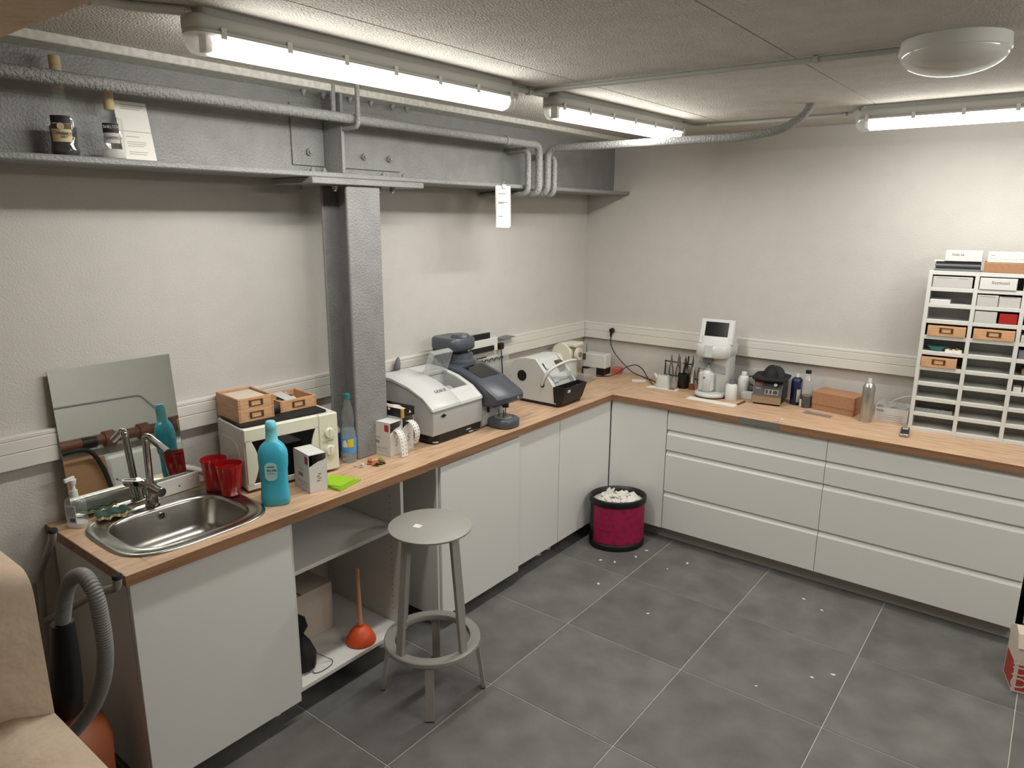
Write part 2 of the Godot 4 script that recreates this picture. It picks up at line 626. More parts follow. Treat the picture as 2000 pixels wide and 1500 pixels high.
func steelwork() -> void:
	var b := thing("steel_beam", "grey painted steel girder running under the ceiling along the left wall", "beam", Vector3(0, 2.195, 0))
	var L := 4.235
	var s := S()
	box(s, Vector3(0.075, 0, 0.001), Vector3(0.345, 0.022, L), 0.004)
	part(b, "lower_flange", s, M.steel_paint)
	s = S()
	box(s, Vector3(0.200, 0.022, 0.001), Vector3(0.216, 0.345, L))
	part(b, "web", s, M.steel_paint)
	s = S()
	box(s, Vector3(0.075, 0.345, 0.001), Vector3(0.345, 0.374, L), 0.003)
	part(b, "upper_flange", s, M.white_flange, "off-white plastered flange edge")
	s = S()
	box(s, Vector3(0.216, 0.022, 2.508), Vector3(0.341, 0.345, 2.524), 0.002)
	part(b, "stiffener", s, M.steel_paint)
	for z in [[2.527, 2.69], [2.076, 2.505]]:
		s = S()
		box(s, Vector3(0.216, 0.052, z[0]), Vector3(0.225, 0.30, z[1]), 0.0015)
		part(b, "splice_plate", s, M.steel_paint)
	for z in [2.61, 2.308, 2.151]:
		bolt(b, Vector3(0.225, 0.107, z), Vector3(1, 0, 0), 0.016)
	for z in [2.66, 2.56, 2.42, 2.30, 2.17, 2.08]:
		bolt(b, Vector3(0.28, 0.345, z), Vector3(0, -1, 0), 0.013, 0.016)
	for z in [2.62, 2.56, 2.44, 2.22, 2.09]:
		bolt(b, Vector3(0.26, 0.022, z), Vector3(0, 1, 0), 0.013, 0.014)
	var c := thing("steel_column", "grey painted steel column carrying the girder, standing between microwave and grinder", "column", Vector3(0.25, 0, 2.417))
	s = S()
	box(s, Vector3(0.078, YT + 0.0005, -0.095), Vector3(0.095, 2.168, 0.095), 0.004)
	part(c, "flange", s, M.steel_paint)
	s = S()
	box(s, Vector3(-0.092, YT + 0.0005, -0.095), Vector3(-0.075, 2.168, 0.095), 0.004)
	part(c, "flange", s, M.steel_paint)
	s = S()
	box(s, Vector3(-0.075, YT + 0.0005, -0.006), Vector3(0.078, 2.168, 0.006))
	part(c, "web", s, M.steel_paint)
	s = S()
	box(s, Vector3(-0.17, 2.168, -0.36), Vector3(0.112, 2.194, 0.283), 0.003)
	part(c, "cap_plate", s, M.steel_paint)
	for p in [Vector3(0.06, 2.168, -0.12), Vector3(0.06, 2.168, 0.13), Vector3(0.065, 2.168, -0.20), Vector3(0.075, 2.168, -0.02), Vector3(-0.11, 2.168, 0.19)]:
		bolt(c, p, Vector3(0, -1, 0), 0.014, 0.018)

func pipes() -> void:
	# two pairs of painted water pipes
	var s := S()
	tube(s, fillet([Vector3(0.40, 2.433, 4.2), Vector3(0.40, 2.433, 1.17), Vector3(0.40, 2.168, 1.17), Vector3(0.02, 2.168, 1.17)], 0.05), 0.0205, 14)
	var o := thing("water_pipe", "grey painted pipe along the girder that drops down in front of it", "pipe", Vector3.ZERO, 0, "painted pipes")
	part(o, "run", s, M.pipe_paint)
	for z in [1.47]:
		s = S()
		cyl(s, Vector3(0.40, 2.433, z - 0.012), Vector3(0.40, 2.433, z + 0.012), 0.0245)
		part(o, "collar", s, M.pipe_paint)
	# the bracket that holds it beside the column
	s = S()
	tube(s, fillet([Vector3(0.435, 2.57, 2.51), Vector3(0.435, 2.398, 2.51), Vector3(0.235, 2.398, 2.51)], 0.03), 0.010, 10)
	part(o, "bracket", s, M.pipe_paint)
	s = S()
	cyl(s, Vector3(0.34, 2.57, 2.56), Vector3(0.34, 2.46, 2.56), 0.011)
	part(o, "hanger", s, M.pipe_paint)
	s = S()
	tube(s, fillet([Vector3(0.218, 2.405, 1.235), Vector3(0.372, 2.405, 1.235), Vector3(0.372, 2.166, 1.235), Vector3(0.02, 2.166, 1.235)], 0.045), 0.0165, 12)
	o = thing("water_pipe", "thinner painted pipe that drops beside the girder pipe, left of it", "pipe", Vector3.ZERO, 0, "painted pipes")
	part(o, "run", s, M.pipe_paint)
	s = S()
	tube(s, fillet([Vector3(0.02, 2.168, 1.065), Vector3(0.385, 2.168, 1.065), Vector3(0.385, 2.424, 1.065), Vector3(0.9, 2.425, 1.04), Vector3(1.50, 2.426, 1.01), Vector3(1.68, 2.45, 0.98), Vector3(1.765, 2.515, 0.93), Vector3(1.785, 2.572, 0.90)], 0.06), 0.0205, 14)
	o = thing("water_pipe", "grey painted pipe that rises and crosses the room up into the ceiling", "pipe", Vector3.ZERO, 0, "painted pipes")
	part(o, "run", s, M.pipe_paint)
	s = S()
	tube(s, fillet([Vector3(0.02, 2.166, 0.995), Vector3(0.385, 2.166, 0.995), Vector3(0.385, 2.385, 0.995), Vector3(0.218, 2.385, 0.995)], 0.045), 0.0165, 12)
	o = thing("water_pipe", "thinner painted pipe that rises beside the crossing pipe, right of it", "pipe", Vector3.ZERO, 0, "painted pipes")
	part(o, "run", s, M.pipe_paint)

func conduit(label: String, pts: Array, r: float, saddles: Array) -> void:
	var o := thing("cable_conduit", label, "conduit", Vector3.ZERO, 0, "white conduits on the ceiling")
	var s := S()
	tube(s, pts, r, 12)
	part(o, "run", s, M.lamp_body)
	for p in saddles:
		s = S()
		var d: Vector3 = p[1]
		cyl(s, p[0] - d * 0.009, p[0] + d * 0.009, r * 1.35, r * 1.35, 14)
		part(o, "saddle", s, M.lamp_body)

# ---------------------------------------------------------------- lamps
func lamp(label: String, a: Vector3, b: Vector3, clips: Array, e: float) -> void:
	# a and b: the two ends of the fitting on the ceiling
	var mid := (a + b) / 2
	var L := a.distance_to(b)
	var d := (b - a).normalized()
	var t := thing("batten_light", label, "light", mid, atan2(-d.z, d.x), "damp-proof fluorescent battens")
	# local x runs along the fitting, y = 0 is the ceiling
	var h := L / 2
	var s := S()
	prism(s, rrect(L, 0.088, 0.036, 6), 1, -0.058, -0.018, true, 0.006)
	prism(s, rrect(L - 0.06, 0.062, 0.025, 6), 1, -0.02, 0.0, true)
	part(t, "body", s, M.lamp_body)
	s = S()
	prism(s, rrect(L, 0.098, 0.044, 6), 1, -0.064, -0.056, true, 0.001)
	part(t, "rim", s, M.lamp_body)
	# clear ends of the cover and the glowing middle
	for k in [-1.0, 1.0]:
		s = S()
		var rings := []
		for i in 6:
			var q := float(i) / 5
			var ring := []
			for v in rrect(0.088 * cos(q * 1.1), 0.088 * cos(q * 1.1), 0.04 * cos(q * 1.1), 5):
				ring.append(Vector3(k * (h - 0.046) + v.x, -0.064 - 0.049 * sin(q * PI / 2), -v.y))
			ring.reverse()
			rings.append(ring)
		rings.reverse()
		for r in rings:
			r.reverse()
		loft(s, rings, true, false)
		part(t, "cover_end", s, M.cover_end)
		s = S()
		cyl(s, Vector3(k * (h - 0.085), -0.085, 0), Vector3(k * (h - 0.055), -0.085, 0), 0.014)
		box(s, Vector3(k * (h - 0.055) - 0.008, -0.105, -0.018), Vector3(k * (h - 0.055) + 0.008, -0.064, 0.018))
		part(t, "lamp_holder", s, M.white_plastic)
	s = S()
	var prof := []
	for i in 13:
		var q := PI * i / 12
		prof.append(Vector2(-0.043 * cos(q), -0.064 - 0.049 * pow(sin(q), 0.7)))
	prism(s, prof, 0, -h + 0.07, h - 0.07, true)
	part(t, "diffuser", s, M.lamp_glow, "brightly glowing cover of the fluorescent tube")
	for x in clips:
		for sd in [-1.0, 1.0]:
			s = S()
			box(s, Vector3(x - 0.008, -0.074, sd * 0.0485 - 0.003), Vector3(x + 0.008, -0.046, sd * 0.0485 + 0.003), 0.001)
			part(t, "clip", s, M.clip_clear)
	# the light it gives: below and on both sides of the cover
	for k in 3:
		var l := AreaLight3D.new()
		l.name = "lamp_light"
		l.area_size = Vector2(L - 0.16, 0.07 if k == 0 else 0.05)
		l.area_normalize_energy = true
		l.light_energy = e * [0.72, 0.14, 0.14][k]
		l.light_color = Color(1.0, 0.992, 0.97)
		l.shadow_enabled = true
		l.area_range = 12.0
		t.add_child(l, true)
		match k:
			0:
				l.position = Vector3(0, -0.118, 0)
				l.rotation = Vector3(-PI / 2, 0, 0)
			1:
				l.position = Vector3(0, -0.095, 0.052)
				l.rotation = Vector3(0, PI, 0)
			2:
				l.position = Vector3(0, -0.095, -0.052)
				l.rotation = Vector3(0, 0, 0)

func lamps() -> void:
	lamp("long lit fluorescent batten nearest the camera, along the girder", Vector3(0.935, 2.57, 3.515), Vector3(0.955, 2.57, 2.13), [-0.61, -0.405, -0.2, 0.005, 0.215, 0.42, 0.62], LAMP)
	lamp("lit fluorescent batten in line beyond the first, ending near the back wall", Vector3(0.965, 2.57, 1.90), Vector3(1.015, 2.57, 0.66), [-0.56, -0.36, -0.16, 0.04, 0.24, 0.44, 0.56], LAMP * 0.9)
	lamp("lit fluorescent batten at right, parallel to the back wall", Vector3(1.93, 2.57, 0.655), Vector3(3.25, 2.57, 0.70), [-0.60, -0.40, -0.20, 0.0, 0.2, 0.4, 0.6], LAMP * 0.85)
	# one more batten beyond the right frame edge: it lights the cabinet fronts
	lamp("lit fluorescent batten on the ceiling outside the right frame edge", Vector3(3.75, 2.57, 1.6), Vector3(3.75, 2.57, 2.9), [-0.5, 0.0, 0.5], LAMP * 1.7)
	# warm bulb of the stairs, behind the camera
	var sb := thing("stair_bulb", "warm bulb in a holder on the ceiling above the stairs, outside the frame", "light", Vector3(0.9, 2.57, 5.0))
	var bs := S()
	cyl(bs, Vector3(0, -0.05, 0), Vector3(0, 0, 0), 0.03, 0.035)
	part(sb, "holder", bs, M.white_plastic)
	bs = S()
	lathe(bs, [Vector2(0, -0.16), Vector2(0.025, -0.152), Vector2(0.036, -0.125), Vector2(0.030, -0.095), Vector2(0.016, -0.06), Vector2(0.014, -0.05)], 20)
	part(sb, "bulb", bs, M.bulb_glow)
	var ol := OmniLight3D.new()
	ol.name = "bulb_light"
	ol.position = Vector3(0, -0.12, 0)
	ol.light_color = Color(1.0, 0.86, 0.70)
	ol.light_energy = 0.30
	ol.light_size = 0.03
	ol.omni_range = 12.0
	ol.omni_attenuation = 2.0
	ol.shadow_enabled = true
	sb.add_child(ol)
	# round unlit light
	var t := thing("dome_light", "unlit round white dome light on the ceiling at upper right", "light", Vector3(2.487, 2.57, 1.93))
	var s := S()
	lathe(s, [Vector2(0, -0.04), Vector2(0.146, -0.04), Vector2(0.150, -0.036), Vector2(0.146, 0), Vector2(0, 0)], 48)
	part(t, "base", s, M.white_plastic)
	s = S()
	var pr := []
	for i in 13:
		var q := PI / 2 * i / 12
		pr.append(Vector2(0.146 * sin(q), -0.04 - 0.062 * cos(q)))
	lathe(s, pr, 48)
	part(t, "diffuser", s, M.opal)
	conduit("white conduit from the first batten to the dome light", [Vector3(0.955, 2.557, 1.99), Vector3(1.74, 2.557, 1.965), Vector3(2.09, 2.557, 1.95), Vector3(2.345, 2.557, 1.94)], 0.010, [[Vector3(2.09, 2.557, 1.95), Vector3(1, 0, 0)]])
	conduit("white conduit joining the two battens above the girder", [Vector3(0.955, 2.553, 2.14), Vector3(0.96, 2.553, 1.90)], 0.012, [[Vector3(0.957, 2.553, 2.03), Vector3(0, 0, 1)]])
	conduit("white conduit from the second batten to the right-hand one", [Vector3(1.02, 2.557, 0.66), Vector3(1.03, 2.557, 0.53), Vector3(1.37, 2.557, 0.50), Vector3(1.88, 2.557, 0.51), Vector3(1.94, 2.557, 0.64)], 0.010, [[Vector3(1.12, 2.557, 0.52), Vector3(1, 0, 0)], [Vector3(1.84, 2.557, 0.508), Vector3(1, 0, 0)]])
	conduit("white conduit leaving the near end of the first batten", [Vector3(0.935, 2.557, 3.51), Vector3(0.86, 2.557, 3.62), Vector3(0.80, 2.557, 4.23)], 0.012, [[Vector3(0.85, 2.557, 3.70), Vector3(0, 0, 1)]])

# ---------------------------------------------------------------- cabinets and worktops
func drawer_front(parent: Node3D, called: String, w: float, y0: float, y1: float) -> MeshInstance3D:
	# a flat front whose upper edge is scooped out as a finger grip
	var s := S()
	var p := [Vector2(0, y0), Vector2(0.019, y0), Vector2(0.020, y0 + 0.001), Vector2(0.020, y1 - 0.032), Vector2(0.0185, y1 - 0.0295), Vector2(0.012, y1 - 0.022), Vector2(0.006, y1 - 0.010), Vector2(0.004, y1), Vector2(0, y1)]
	# along x: polygon is (z, y)
	prism(s, p, 0, 0.0015, w - 0.0015, false)
	return part(parent, called, s, M.front_white)

func leg(parent: Node3D, x: float, z: float, h := 0.085) -> void:
	var s := S()
	cyl(s, Vector3(x, 0, z), Vector3(x, 0.012, z), 0.024)
	cyl(s, Vector3(x, 0.012, z), Vector3(x, h, z), 0.015)
	part(parent, "leg", s, M.white_plastic)

func carcass(parent: Node3D, w: float, d: float, y0: float, y1: float, back := true, top := true) -> void:
	# open at +z; x from 0 to w, z from 0 to d
	for x in [0.0, w - 0.018]:
		var s := S()
		box(s, Vector3(x, y0, 0), Vector3(x + 0.018, y1, d), 0.0008)
		part(parent, "side_panel", s, M.carcass)
	for y in ([y0, y1 - 0.018] if top else [y0]):
		var s := S()
		box(s, Vector3(0.018, y, 0), Vector3(w - 0.018, y + 0.018, d), 0.0008)
		part(parent, "bottom_panel" if y == y0 else "top_panel", s, M.carcass)
	if back:
		var s := S()
		box(s, Vector3(0.018, y0 + 0.018, 0.0), Vector3(w - 0.018, y1 - 0.018, 0.006))
		part(parent, "back_panel", s, M.carcass)

# left-hand cabinets face +x: local x runs towards the corner (world -z), local z is world x
func left_cabinet(called: String, label: String, z_start: float) -> Node3D:
	return thing(called, label, "cabinet", Vector3(0.02, 0, z_start), PI / 2, "white base cabinets")

func cabinets() -> void:
	var y0 := 0.09
	var y1 := YT - 0.039
	# sink cabinet
	var c := left_cabinet("sink_cabinet", "white cabinet under the sink with one plain door at the counter end", 3.695)
	carcass(c, 0.61, 0.572, y0, y1, true, false)
	var s := S()
	box(s, Vector3(0.002, y0, 0.574), Vector3(0.608, 0.872, 0.594), 0.0015)
	part(c, "door", s, M.front_white)
	for x in [0.05, 0.56]:
		leg(c, x, 0.47)
		leg(c, x, 0.08)
	# open cabinet
	c = left_cabinet("open_cabinet", "white open cabinet with one shelf, holding plunger and black bag", 3.082)
	carcass(c, 0.615, 0.572, y0 + 0.02, y1)
	s = S()
	box(s, Vector3(0.019, 0.62, 0.03), Vector3(0.596, 0.638, 0.545), 0.0008)
	part(c, "shelf", s, M.carcass)
	for k in 19:
		for z in [0.06, 0.5]:
			var y: float = 0.20 + 0.032 * k
			if absf(y - 0.629) < 0.02:
				continue
			s = S()
			cyl(s, Vector3(0.5975, y, z), Vector3(0.5963, y, z), 0.0026, -1.0, 8)
			part(c, "shelf_hole", s, M.black_soft)
	s = S()
	box(s, Vector3(0.0, y0 - 0.012, 0.50), Vector3(0.615, y0 + 0.019, 0.52))
	part(c, "plinth_rail", s, M.plinth)
	for x in [0.05, 0.56]:
		leg(c, x, 0.45)
		leg(c, x, 0.08)
	# door cabinets between the gap and the corner
	var spec := [["white base cabinet with a wide proud door right of the gap behind the stool", 2.252, 0.628, 0.075, 0.872, 0.604], ["narrow white base cabinet with one door, second from the corner", 1.622, 0.405, 0.093, 0.879, 0.594], ["white base cabinet with one door in the corner behind the wastebasket", 1.215, 0.597, 0.093, 0.879, 0.594]]
	for k in 3:
		var q: Array = spec[k]
		c = left_cabinet("base_cabinet", q[0], q[1])
		carcass(c, q[2], 0.572, y0 + 0.005, y1, false)
		s = S()
		box(s, Vector3(0.0015, q[3], 0.574), Vector3(q[2] - 0.0015, q[4], q[5]), 0.0015)
		part(c, "door", s, M.front_white)
		if k == 0:
			s = S()
			box(s, Vector3(-0.016, 0.075, 0.0), Vector3(-0.001, y1, 0.590), 0.001)
			part(c, "end_panel", s, M.carcass)
		leg(c, 0.05, 0.48)
		leg(c, q[2] - 0.05, 0.48)
	# back run
	c = thing("base_cabinet", "white base cabinet with one plain door on the back wall beside the corner", "cabinet", Vector3(0.6155, 0, 0.02), 0, "white base cabinets")
	carcass(c, 0.3985, 0.572, y0, y1, false)
	s = S()
	box(s, Vector3(0.0015, 0.09, 0.574), Vector3(0.3970, 0.879, 0.5955), 0.0015)
	part(c, "door", s, M.front_white)
	leg(c, 0.06, 0.4)
	leg(c, 0.31, 0.4)
	for k in 2:
		c = thing("drawer_cabinet", ["white four-drawer cabinet below the lens meter", "white four-drawer cabinet below the pigeonhole shelf"][k], "cabinet", Vector3(1.016 + 0.942 * k, 0, 0.02), 0, "white base cabinets")
		carcass(c, 0.942, 0.572, y0, y1, false)
		var ys := [0.093, 0.347, 0.622, 0.755, 0.880]
		for i in 4:
			var df := drawer_front(c, "drawer_front", 0.942, ys[i] + (0.0 if i == 0 else -0.0005), ys[i + 1] + (0.0 if i == 3 else -0.004))
			df.position.z = 0.5755
		for x in [0.08, 0.86]:
			leg(c, x, 0.4)
	s = S()
	box(s, Vector3(0.64, 0.004, 0.535), Vector3(3.58, 0.088, 0.551), 0.001)
	single("plinth_board", s, M.plinth, "grey plinth board under the drawer cabinets", "plinth")
	c = thing("base_cabinet", "white base cabinet past the drawers at the right frame edge", "cabinet", Vector3(2.93, 0, 0.02), 0, "white base cabinets")
	carcass(c, 0.64, 0.50, y0, y1, true)
	leg(c, 0.06, 0.4)
	leg(c, 0.58, 0.4)
	# worktops: the sink one is cut out for the bowl and for the column
	var t := thing("worktop", "oak-look worktop with the sink along the left wall, near section", "worktop", Vector3(0, YT, 3.0), 0, "oak-look worktops")
	s = S()
	var th := 0.038
	# pieces round the sink bowl
	var Z := 3.0
	var cut := [Vector2(0.165, 3.145), Vector2(0.545, 3.62)]
	box(s, Vector3(0.002, -th, cut[1].y - Z), Vector3(0.634, 0, 3.708 - Z), 0.0008)
	box(s, Vector3(0.002, -th, cut[0].y - Z), Vector3(cut[0].x, 0, cut[1].y - Z), 0.0)
	box(s, Vector3(cut[1].x, -th, cut[0].y - Z), Vector3(0.634, 0, cut[1].y - Z), 0.0008)
	box(s, Vector3(0.002, -th, 2.345 - Z), Vector3(0.634, 0, cut[0].y - Z), 0.0008)
	part(t, "board", s, M.wood_z)
	s = S()
	box(s, Vector3(0.634, -th, 2.345 - Z), Vector3(0.636, -0.0005, 3.708 - Z), 0.0)
	box(s, Vector3(0.002, -th, 3.708 - Z), Vector3(0.636, -0.0005, 3.710 - Z), 0.0)
	part(t, "edge_band", s, M.edge_z)
	t = thing("worktop", "oak-look worktop under the lens grinders, running into the corner", "worktop", Vector3(0, YT, 1.5), 0, "oak-look worktops")
	s = S()
	box(s, Vector3(0.002, -th, 0.002 - 1.5), Vector3(0.63, 0, 2.344 - 1.5), 0.0008)
	part(t, "board", s, M.wood_z)
	s = S()
	box(s, Vector3(0.63, -th, 0.637 - 1.5), Vector3(0.632, -0.0005, 2.344 - 1.5))
	part(t, "edge_band", s, M.edge_z)
	t = thing("worktop", "oak-look worktop along the back wall over the drawers", "worktop", Vector3(2.0, YT, 0.3), 0, "oak-look worktops")
	s = S()
	box(s, Vector3(0.6305 - 2, -th, 0.002 - 0.3), Vector3(1.6, 0, 0.634 - 0.3), 0.0008)
	part(t, "board", s, M.wood_x)
	s = S()
	box(s, Vector3(0.632 - 2, -th, 0.634 - 0.3), Vector3(1.6, -0.0005, 0.636 - 0.3))
	part(t, "edge_band", s, M.edge_x)
	# metal edge plate on the back worktop
	t = thing("edge_plate", "bare metal plate wrapped over the worktop edge above the drawers", "plate", Vector3(1.585, YT, 0.63))
	s = S()
	box(s, Vector3(-0.115, 0.0, -0.085), Vector3(0.115, 0.0012, 0.008))
	part(t, "top_plate", s, M.wood_x)
	s = S()
	box(s, Vector3(-0.115, -0.036, 0.0065), Vector3(0.115, 0.0008, 0.008))
	part(t, "lip", s, M.alu, "bare metal lip")

func raceways() -> void:
	var o := thing("cable_trunking", "white two-lid cable trunking along the left wall, ends at the steel column", "trunking", Vector3(0, 1.163, 3.2), 0, "white cable trunking")
	race(o, Vector3(0, 0, -0.70), Vector3(0, 0, 1.0))
	o = thing("cable_trunking", "white two-lid cable trunking on the left wall from column to corner", "trunking", Vector3(0, 1.163, 1.2), 0, "white cable trunking")
	race(o, Vector3(0, 0, -1.155), Vector3(0, 0, 1.30))
	o = thing("cable_trunking", "white two-lid cable trunking along the back wall behind the lens meter", "trunking", Vector3(1.8, 1.163, 0), 0, "white cable trunking")
	race(o, Vector3(-1.8, 0, 0), Vector3(1.75, 0, 0))

func race(o: Node3D, a: Vector3, b: Vector3) -> void:
	var d := 0.036
	var zs := absf(b.z - a.z) > 0.1
	var put := func(y0: float, y1: float, x1: float) -> SurfaceTool:
		var s := S()
		if zs:
			box(s, Vector3(0.001, y0, a.z), Vector3(x1, y1, b.z), 0.002)
		else:
			box(s, Vector3(a.x, y0, 0.001), Vector3(b.x, y1, x1), 0.002)
		return s
	part(o, "housing", put.call(0.0, 0.115, d - 0.004), M.raceway)
	part(o, "lid", put.call(-0.001, 0.056, d), M.raceway)
	part(o, "lid", put.call(0.0585, 0.1005, d), M.raceway)
	part(o, "top_rail", put.call(0.103, 0.118, d - 0.001), M.raceway)

# ---------------------------------------------------------------- left counter, sink end
func sink_area() -> void:
	var t := thing("sink", "stainless steel inset sink bowl with wide rim in the oak worktop", "sink", Vector3(0.345, YT, 3.382))
	var s := S()
	var rings := []
	for q in [[0.0, 0.0, 0.243, 0.282, 3.6], [0.004, 0.0, 0.243, 0.282, 3.6], [0.0075, 0.0, 0.236, 0.275, 3.6], [0.0075, 0.0, 0.226, 0.266, 3.6], [0.004, 0.0, 0.218, 0.258, 3.6], [0.004, 0.012, 0.186, 0.232, 3.6], [0.006, 0.012, 0.180, 0.226, 3.6], [0.004, 0.012, 0.174, 0.220, 3.6], [-0.008, 0.012, 0.170, 0.216, 3.6], [-0.10, 0.012, 0.156, 0.202, 3.8], [-0.132, 0.012, 0.145, 0.190, 3.8], [-0.146, 0.012, 0.120, 0.165, 3.6], [-0.150, 0.012, 0.06, 0.08, 2.2]]:
		rings.append(oval(q[1], q[0], 0, q[2], q[3], 56, q[4]))
	loft(s, rings, false, true)
	part(t, "bowl", s, M.steel)
	s = S()
	cyl(s, Vector3(0.012, -0.149, 0), Vector3(0.012, -0.146, 0), 0.042, 0.040, 28)
	part(t, "drain", s, M.chrome)
	s = S()
	var w := Transform3D(Basis(Vector3(0, 0, -1), Vector3(1, 0.13, 0).normalized(), Vector3(-0.13, 1, 0).normalized()), Vector3(-0.1545, -0.030, -0.01))
	lathe(s, [Vector2(0, 0), Vector2(0.015, 0), Vector2(0.016, 0.003), Vector2(0.013, 0.004), Vector2(0.011, 0.002), Vector2(0, 0.002)], 24, w)
	for k in 3:
		var a := TAU * k / 3
		box(s, Vector3(-0.0018, 0.002, 0), Vector3(0.0018, 0.0042, 0.012), 0.0, w * Transform3D(Basis(Vector3.UP, a), Vector3.ZERO))
	var ov := part(t, "overflow", s, M.chrome)
	s = S()
	cyl(s, w * Vector3(0, 0.0021, 0), w * Vector3(0, 0.0028, 0), 0.0105)
	part(ov, "opening", s, M.black)

	t = thing("mixer_tap", "chrome mixer tap with tall angled spout behind the sink bowl", "tap", Vector3(0.138, YT + 0.005, 3.378))
	s = S()
	lathe(s, [Vector2(0, 0), Vector2(0.027, 0), Vector2(0.027, 0.006), Vector2(0.0225, 0.008), Vector2(0.0225, 0.085), Vector2(0.0205, 0.088), Vector2(0, 0.088)], 28)
	part(t, "base", s, M.chrome)
	s = S()
	cyl(s, Vector3(-0.035, 0.075, 0.006), Vector3(0.078, 0.068, -0.004), 0.0185, 0.0185, 28, 0.001)
	part(t, "cartridge", s, M.chrome)
	s = S()
	cyl(s, Vector3(-0.035, 0.075, 0.006), Vector3(-0.046, 0.077, 0.007), 0.020, 0.020, 28, 0.001)
	part(t, "knob", s, M.chrome)
	s = S()
	tube(s, [Vector3(-0.045, 0.09, 0.015), Vector3(-0.05, 0.102, 0.05), Vector3(-0.055, 0.112, 0.085)], 0.004, 10)
	part(t, "lever", s, M.chrome)
	s = S()
	tube(s, fillet([Vector3(0, 0.085, 0), Vector3(0, 0.292, 0), Vector3(0.145, 0.245, -0.012)], 0.035, 8), 0.0135, 20)
	part(t, "spout", s, M.chrome)
	s = S()
	cyl(s, Vector3(0.143, 0.2458, -0.0118), Vector3(0.1505, 0.2432, -0.0125), 0.0125, 0.0115, 20)
	part(t, "nozzle", s, M.rubber)

	# mirror leaning on the wall
	var mr := thing("mirror", "frameless mirror leaning against the wall behind the tap", "mirror", Vector3(0.076, YT + 0.003, 3.418))
	mr.rotation = Vector3(0, 0, 0.092)
	s = S()
	box(s, Vector3(-0.001, 0, -0.222), Vector3(0.0, 0.568, 0.222))
	part(mr, "glass", s, M.mirror)
	s = S()
	box(s, Vector3(-0.005, 0, -0.2222), Vector3(-0.001, 0.5682, 0.2222), 0.0005)
	part(mr, "backing", s, M.paper_grey)

	t = thing("trunking_offcut", "short white plastic strip with a screw hole in front of the mirror", "strip", Vector3(0.092, YT + 0.0045, 3.255), 0.055)
	s = S()
	box(s, Vector3(-0.005, 0, -0.10), Vector3(0.005, 0.066, 0.10), 0.002)
	part(t, "board", s, M.raceway)
	s = S()
	cyl(s, Vector3(0.005, 0.028, -0.01), Vector3(0.0057, 0.028, -0.01), 0.0035)
	part(t, "hole", s, M.black)
	s = S()
	cyl(s, Vector3(0.005, 0.054, -0.075), Vector3(0.0057, 0.054, -0.075), 0.002)
	part(t, "hole", s, M.black)

	# soap pump bottle
	t = thing("soap_dispenser", "clear pump bottle of hand soap with white label beside the mirror", "soap bottle", Vector3(0.112, YT, 3.64), 0.45)
	s = S()
	rings = []
	for q in [[0.0, 0.034, 0.022], [0.004, 0.037, 0.025], [0.09, 0.037, 0.025], [0.105, 0.034, 0.023], [0.113, 0.024, 0.018], [0.118, 0.014, 0.014]]:
		rings.append(oval(0, q[0], 0, q[1], q[2], 32, 2.8))
	loft(s, rings)
	part(t, "bottle", s, M.clear_plastic)
	s = S()
	rings = []
	for q in [[0.001, 0.033, 0.021], [0.016, 0.0355, 0.0235], [0.018, 0.0355, 0.0235]]:
		rings.append(oval(0, q[0], 0, q[1], q[2], 32, 2.8))
	loft(s, rings)
	part(t, "soap", s, M.soap)
	s = S()
	box(s, Vector3(-0.021, 0.02, 0.0240), Vector3(0.021, 0.088, 0.0254))
	var lb := part(t, "label", s, M.label_pale)
	for k in 6:
		s = S()
		box(s, Vector3(-0.017, 0.078 - 0.006 * k, 0.0254), Vector3(0.017 - 0.004 * (k % 3), 0.0802 - 0.006 * k, 0.0256))
		part(lb, "text_line", s, M.ink_pale)
	s = S()
	box(s, Vector3(-0.006, 0.026, 0.0254), Vector3(0.016, 0.040, 0.0256))
	part(lb, "print_block", s, M.blue_print)
	s = S()
	cyl(s, Vector3(0, 0.116, 0), Vector3(0, 0.140, 0), 0.0145, 0.013, 20)
	cyl(s, Vector3(0, 0.140, 0), Vector3(0, 0.162, 0), 0.0085, 0.0075, 16)
	cyl(s, Vector3(0, 0.162, 0), Vector3(0, 0.180, 0), 0.011, 0.014, 20)
	box(s, Vector3(-0.005, 0.178, -0.010), Vector3(0.005, 0.192, 0.034), 0.002)
	part(t, "pump", s, M.white_plastic)

	t = thing("sponge", "worn dish sponge with green scouring side on the sink rim", "sponge", Vector3(0.137, YT + 0.0085, 3.528), 1.42)
	for k in 2:
		s = S()
		var top := []
		var n := 12
		rings = []
		for i in n + 1:
			var x := -0.055 + 0.11 * i / n
			var y := 0.004 * sin(i * 1.3) + 0.004 + k * 0.011
			var hh := 0.011 if k == 0 else 0.005
			var z := 0.032 + 0.004 * sin(i * 2.1)
			rings.append([Vector3(x, y, z), Vector3(x, y, -z), Vector3(x, y + hh, -z), Vector3(x, y + hh, z)])
		loft(s, rings, true, true, false)
		part(t, "foam" if k == 0 else "scouring_pad", s, M.foam if k == 0 else M.scour)

	# red cups
	for q in [[0.176, 3.133, 0.0075, "red translucent plastic cup nearer the mirror, tucked behind the other"], [0.284, 3.128, 0.0075, "red translucent plastic cup at the sink corner in front of the microwave"]]:
		t = thing("plastic_cup", q[3], "cup", Vector3(q[0], YT + q[2], q[1]), 0, "red plastic cups")
		s = S()
		lathe(s, [Vector2(0, 0.002), Vector2(0.036, 0.002), Vector2(0.039, 0.006), Vector2(0.052, 0.128), Vector2(0.0525, 0.132), Vector2(0.0505, 0.132), Vector2(0.037, 0.008), Vector2(0, 0.006)], 36)
		part(t, "cup", s, M.red_clear)
		s = S()
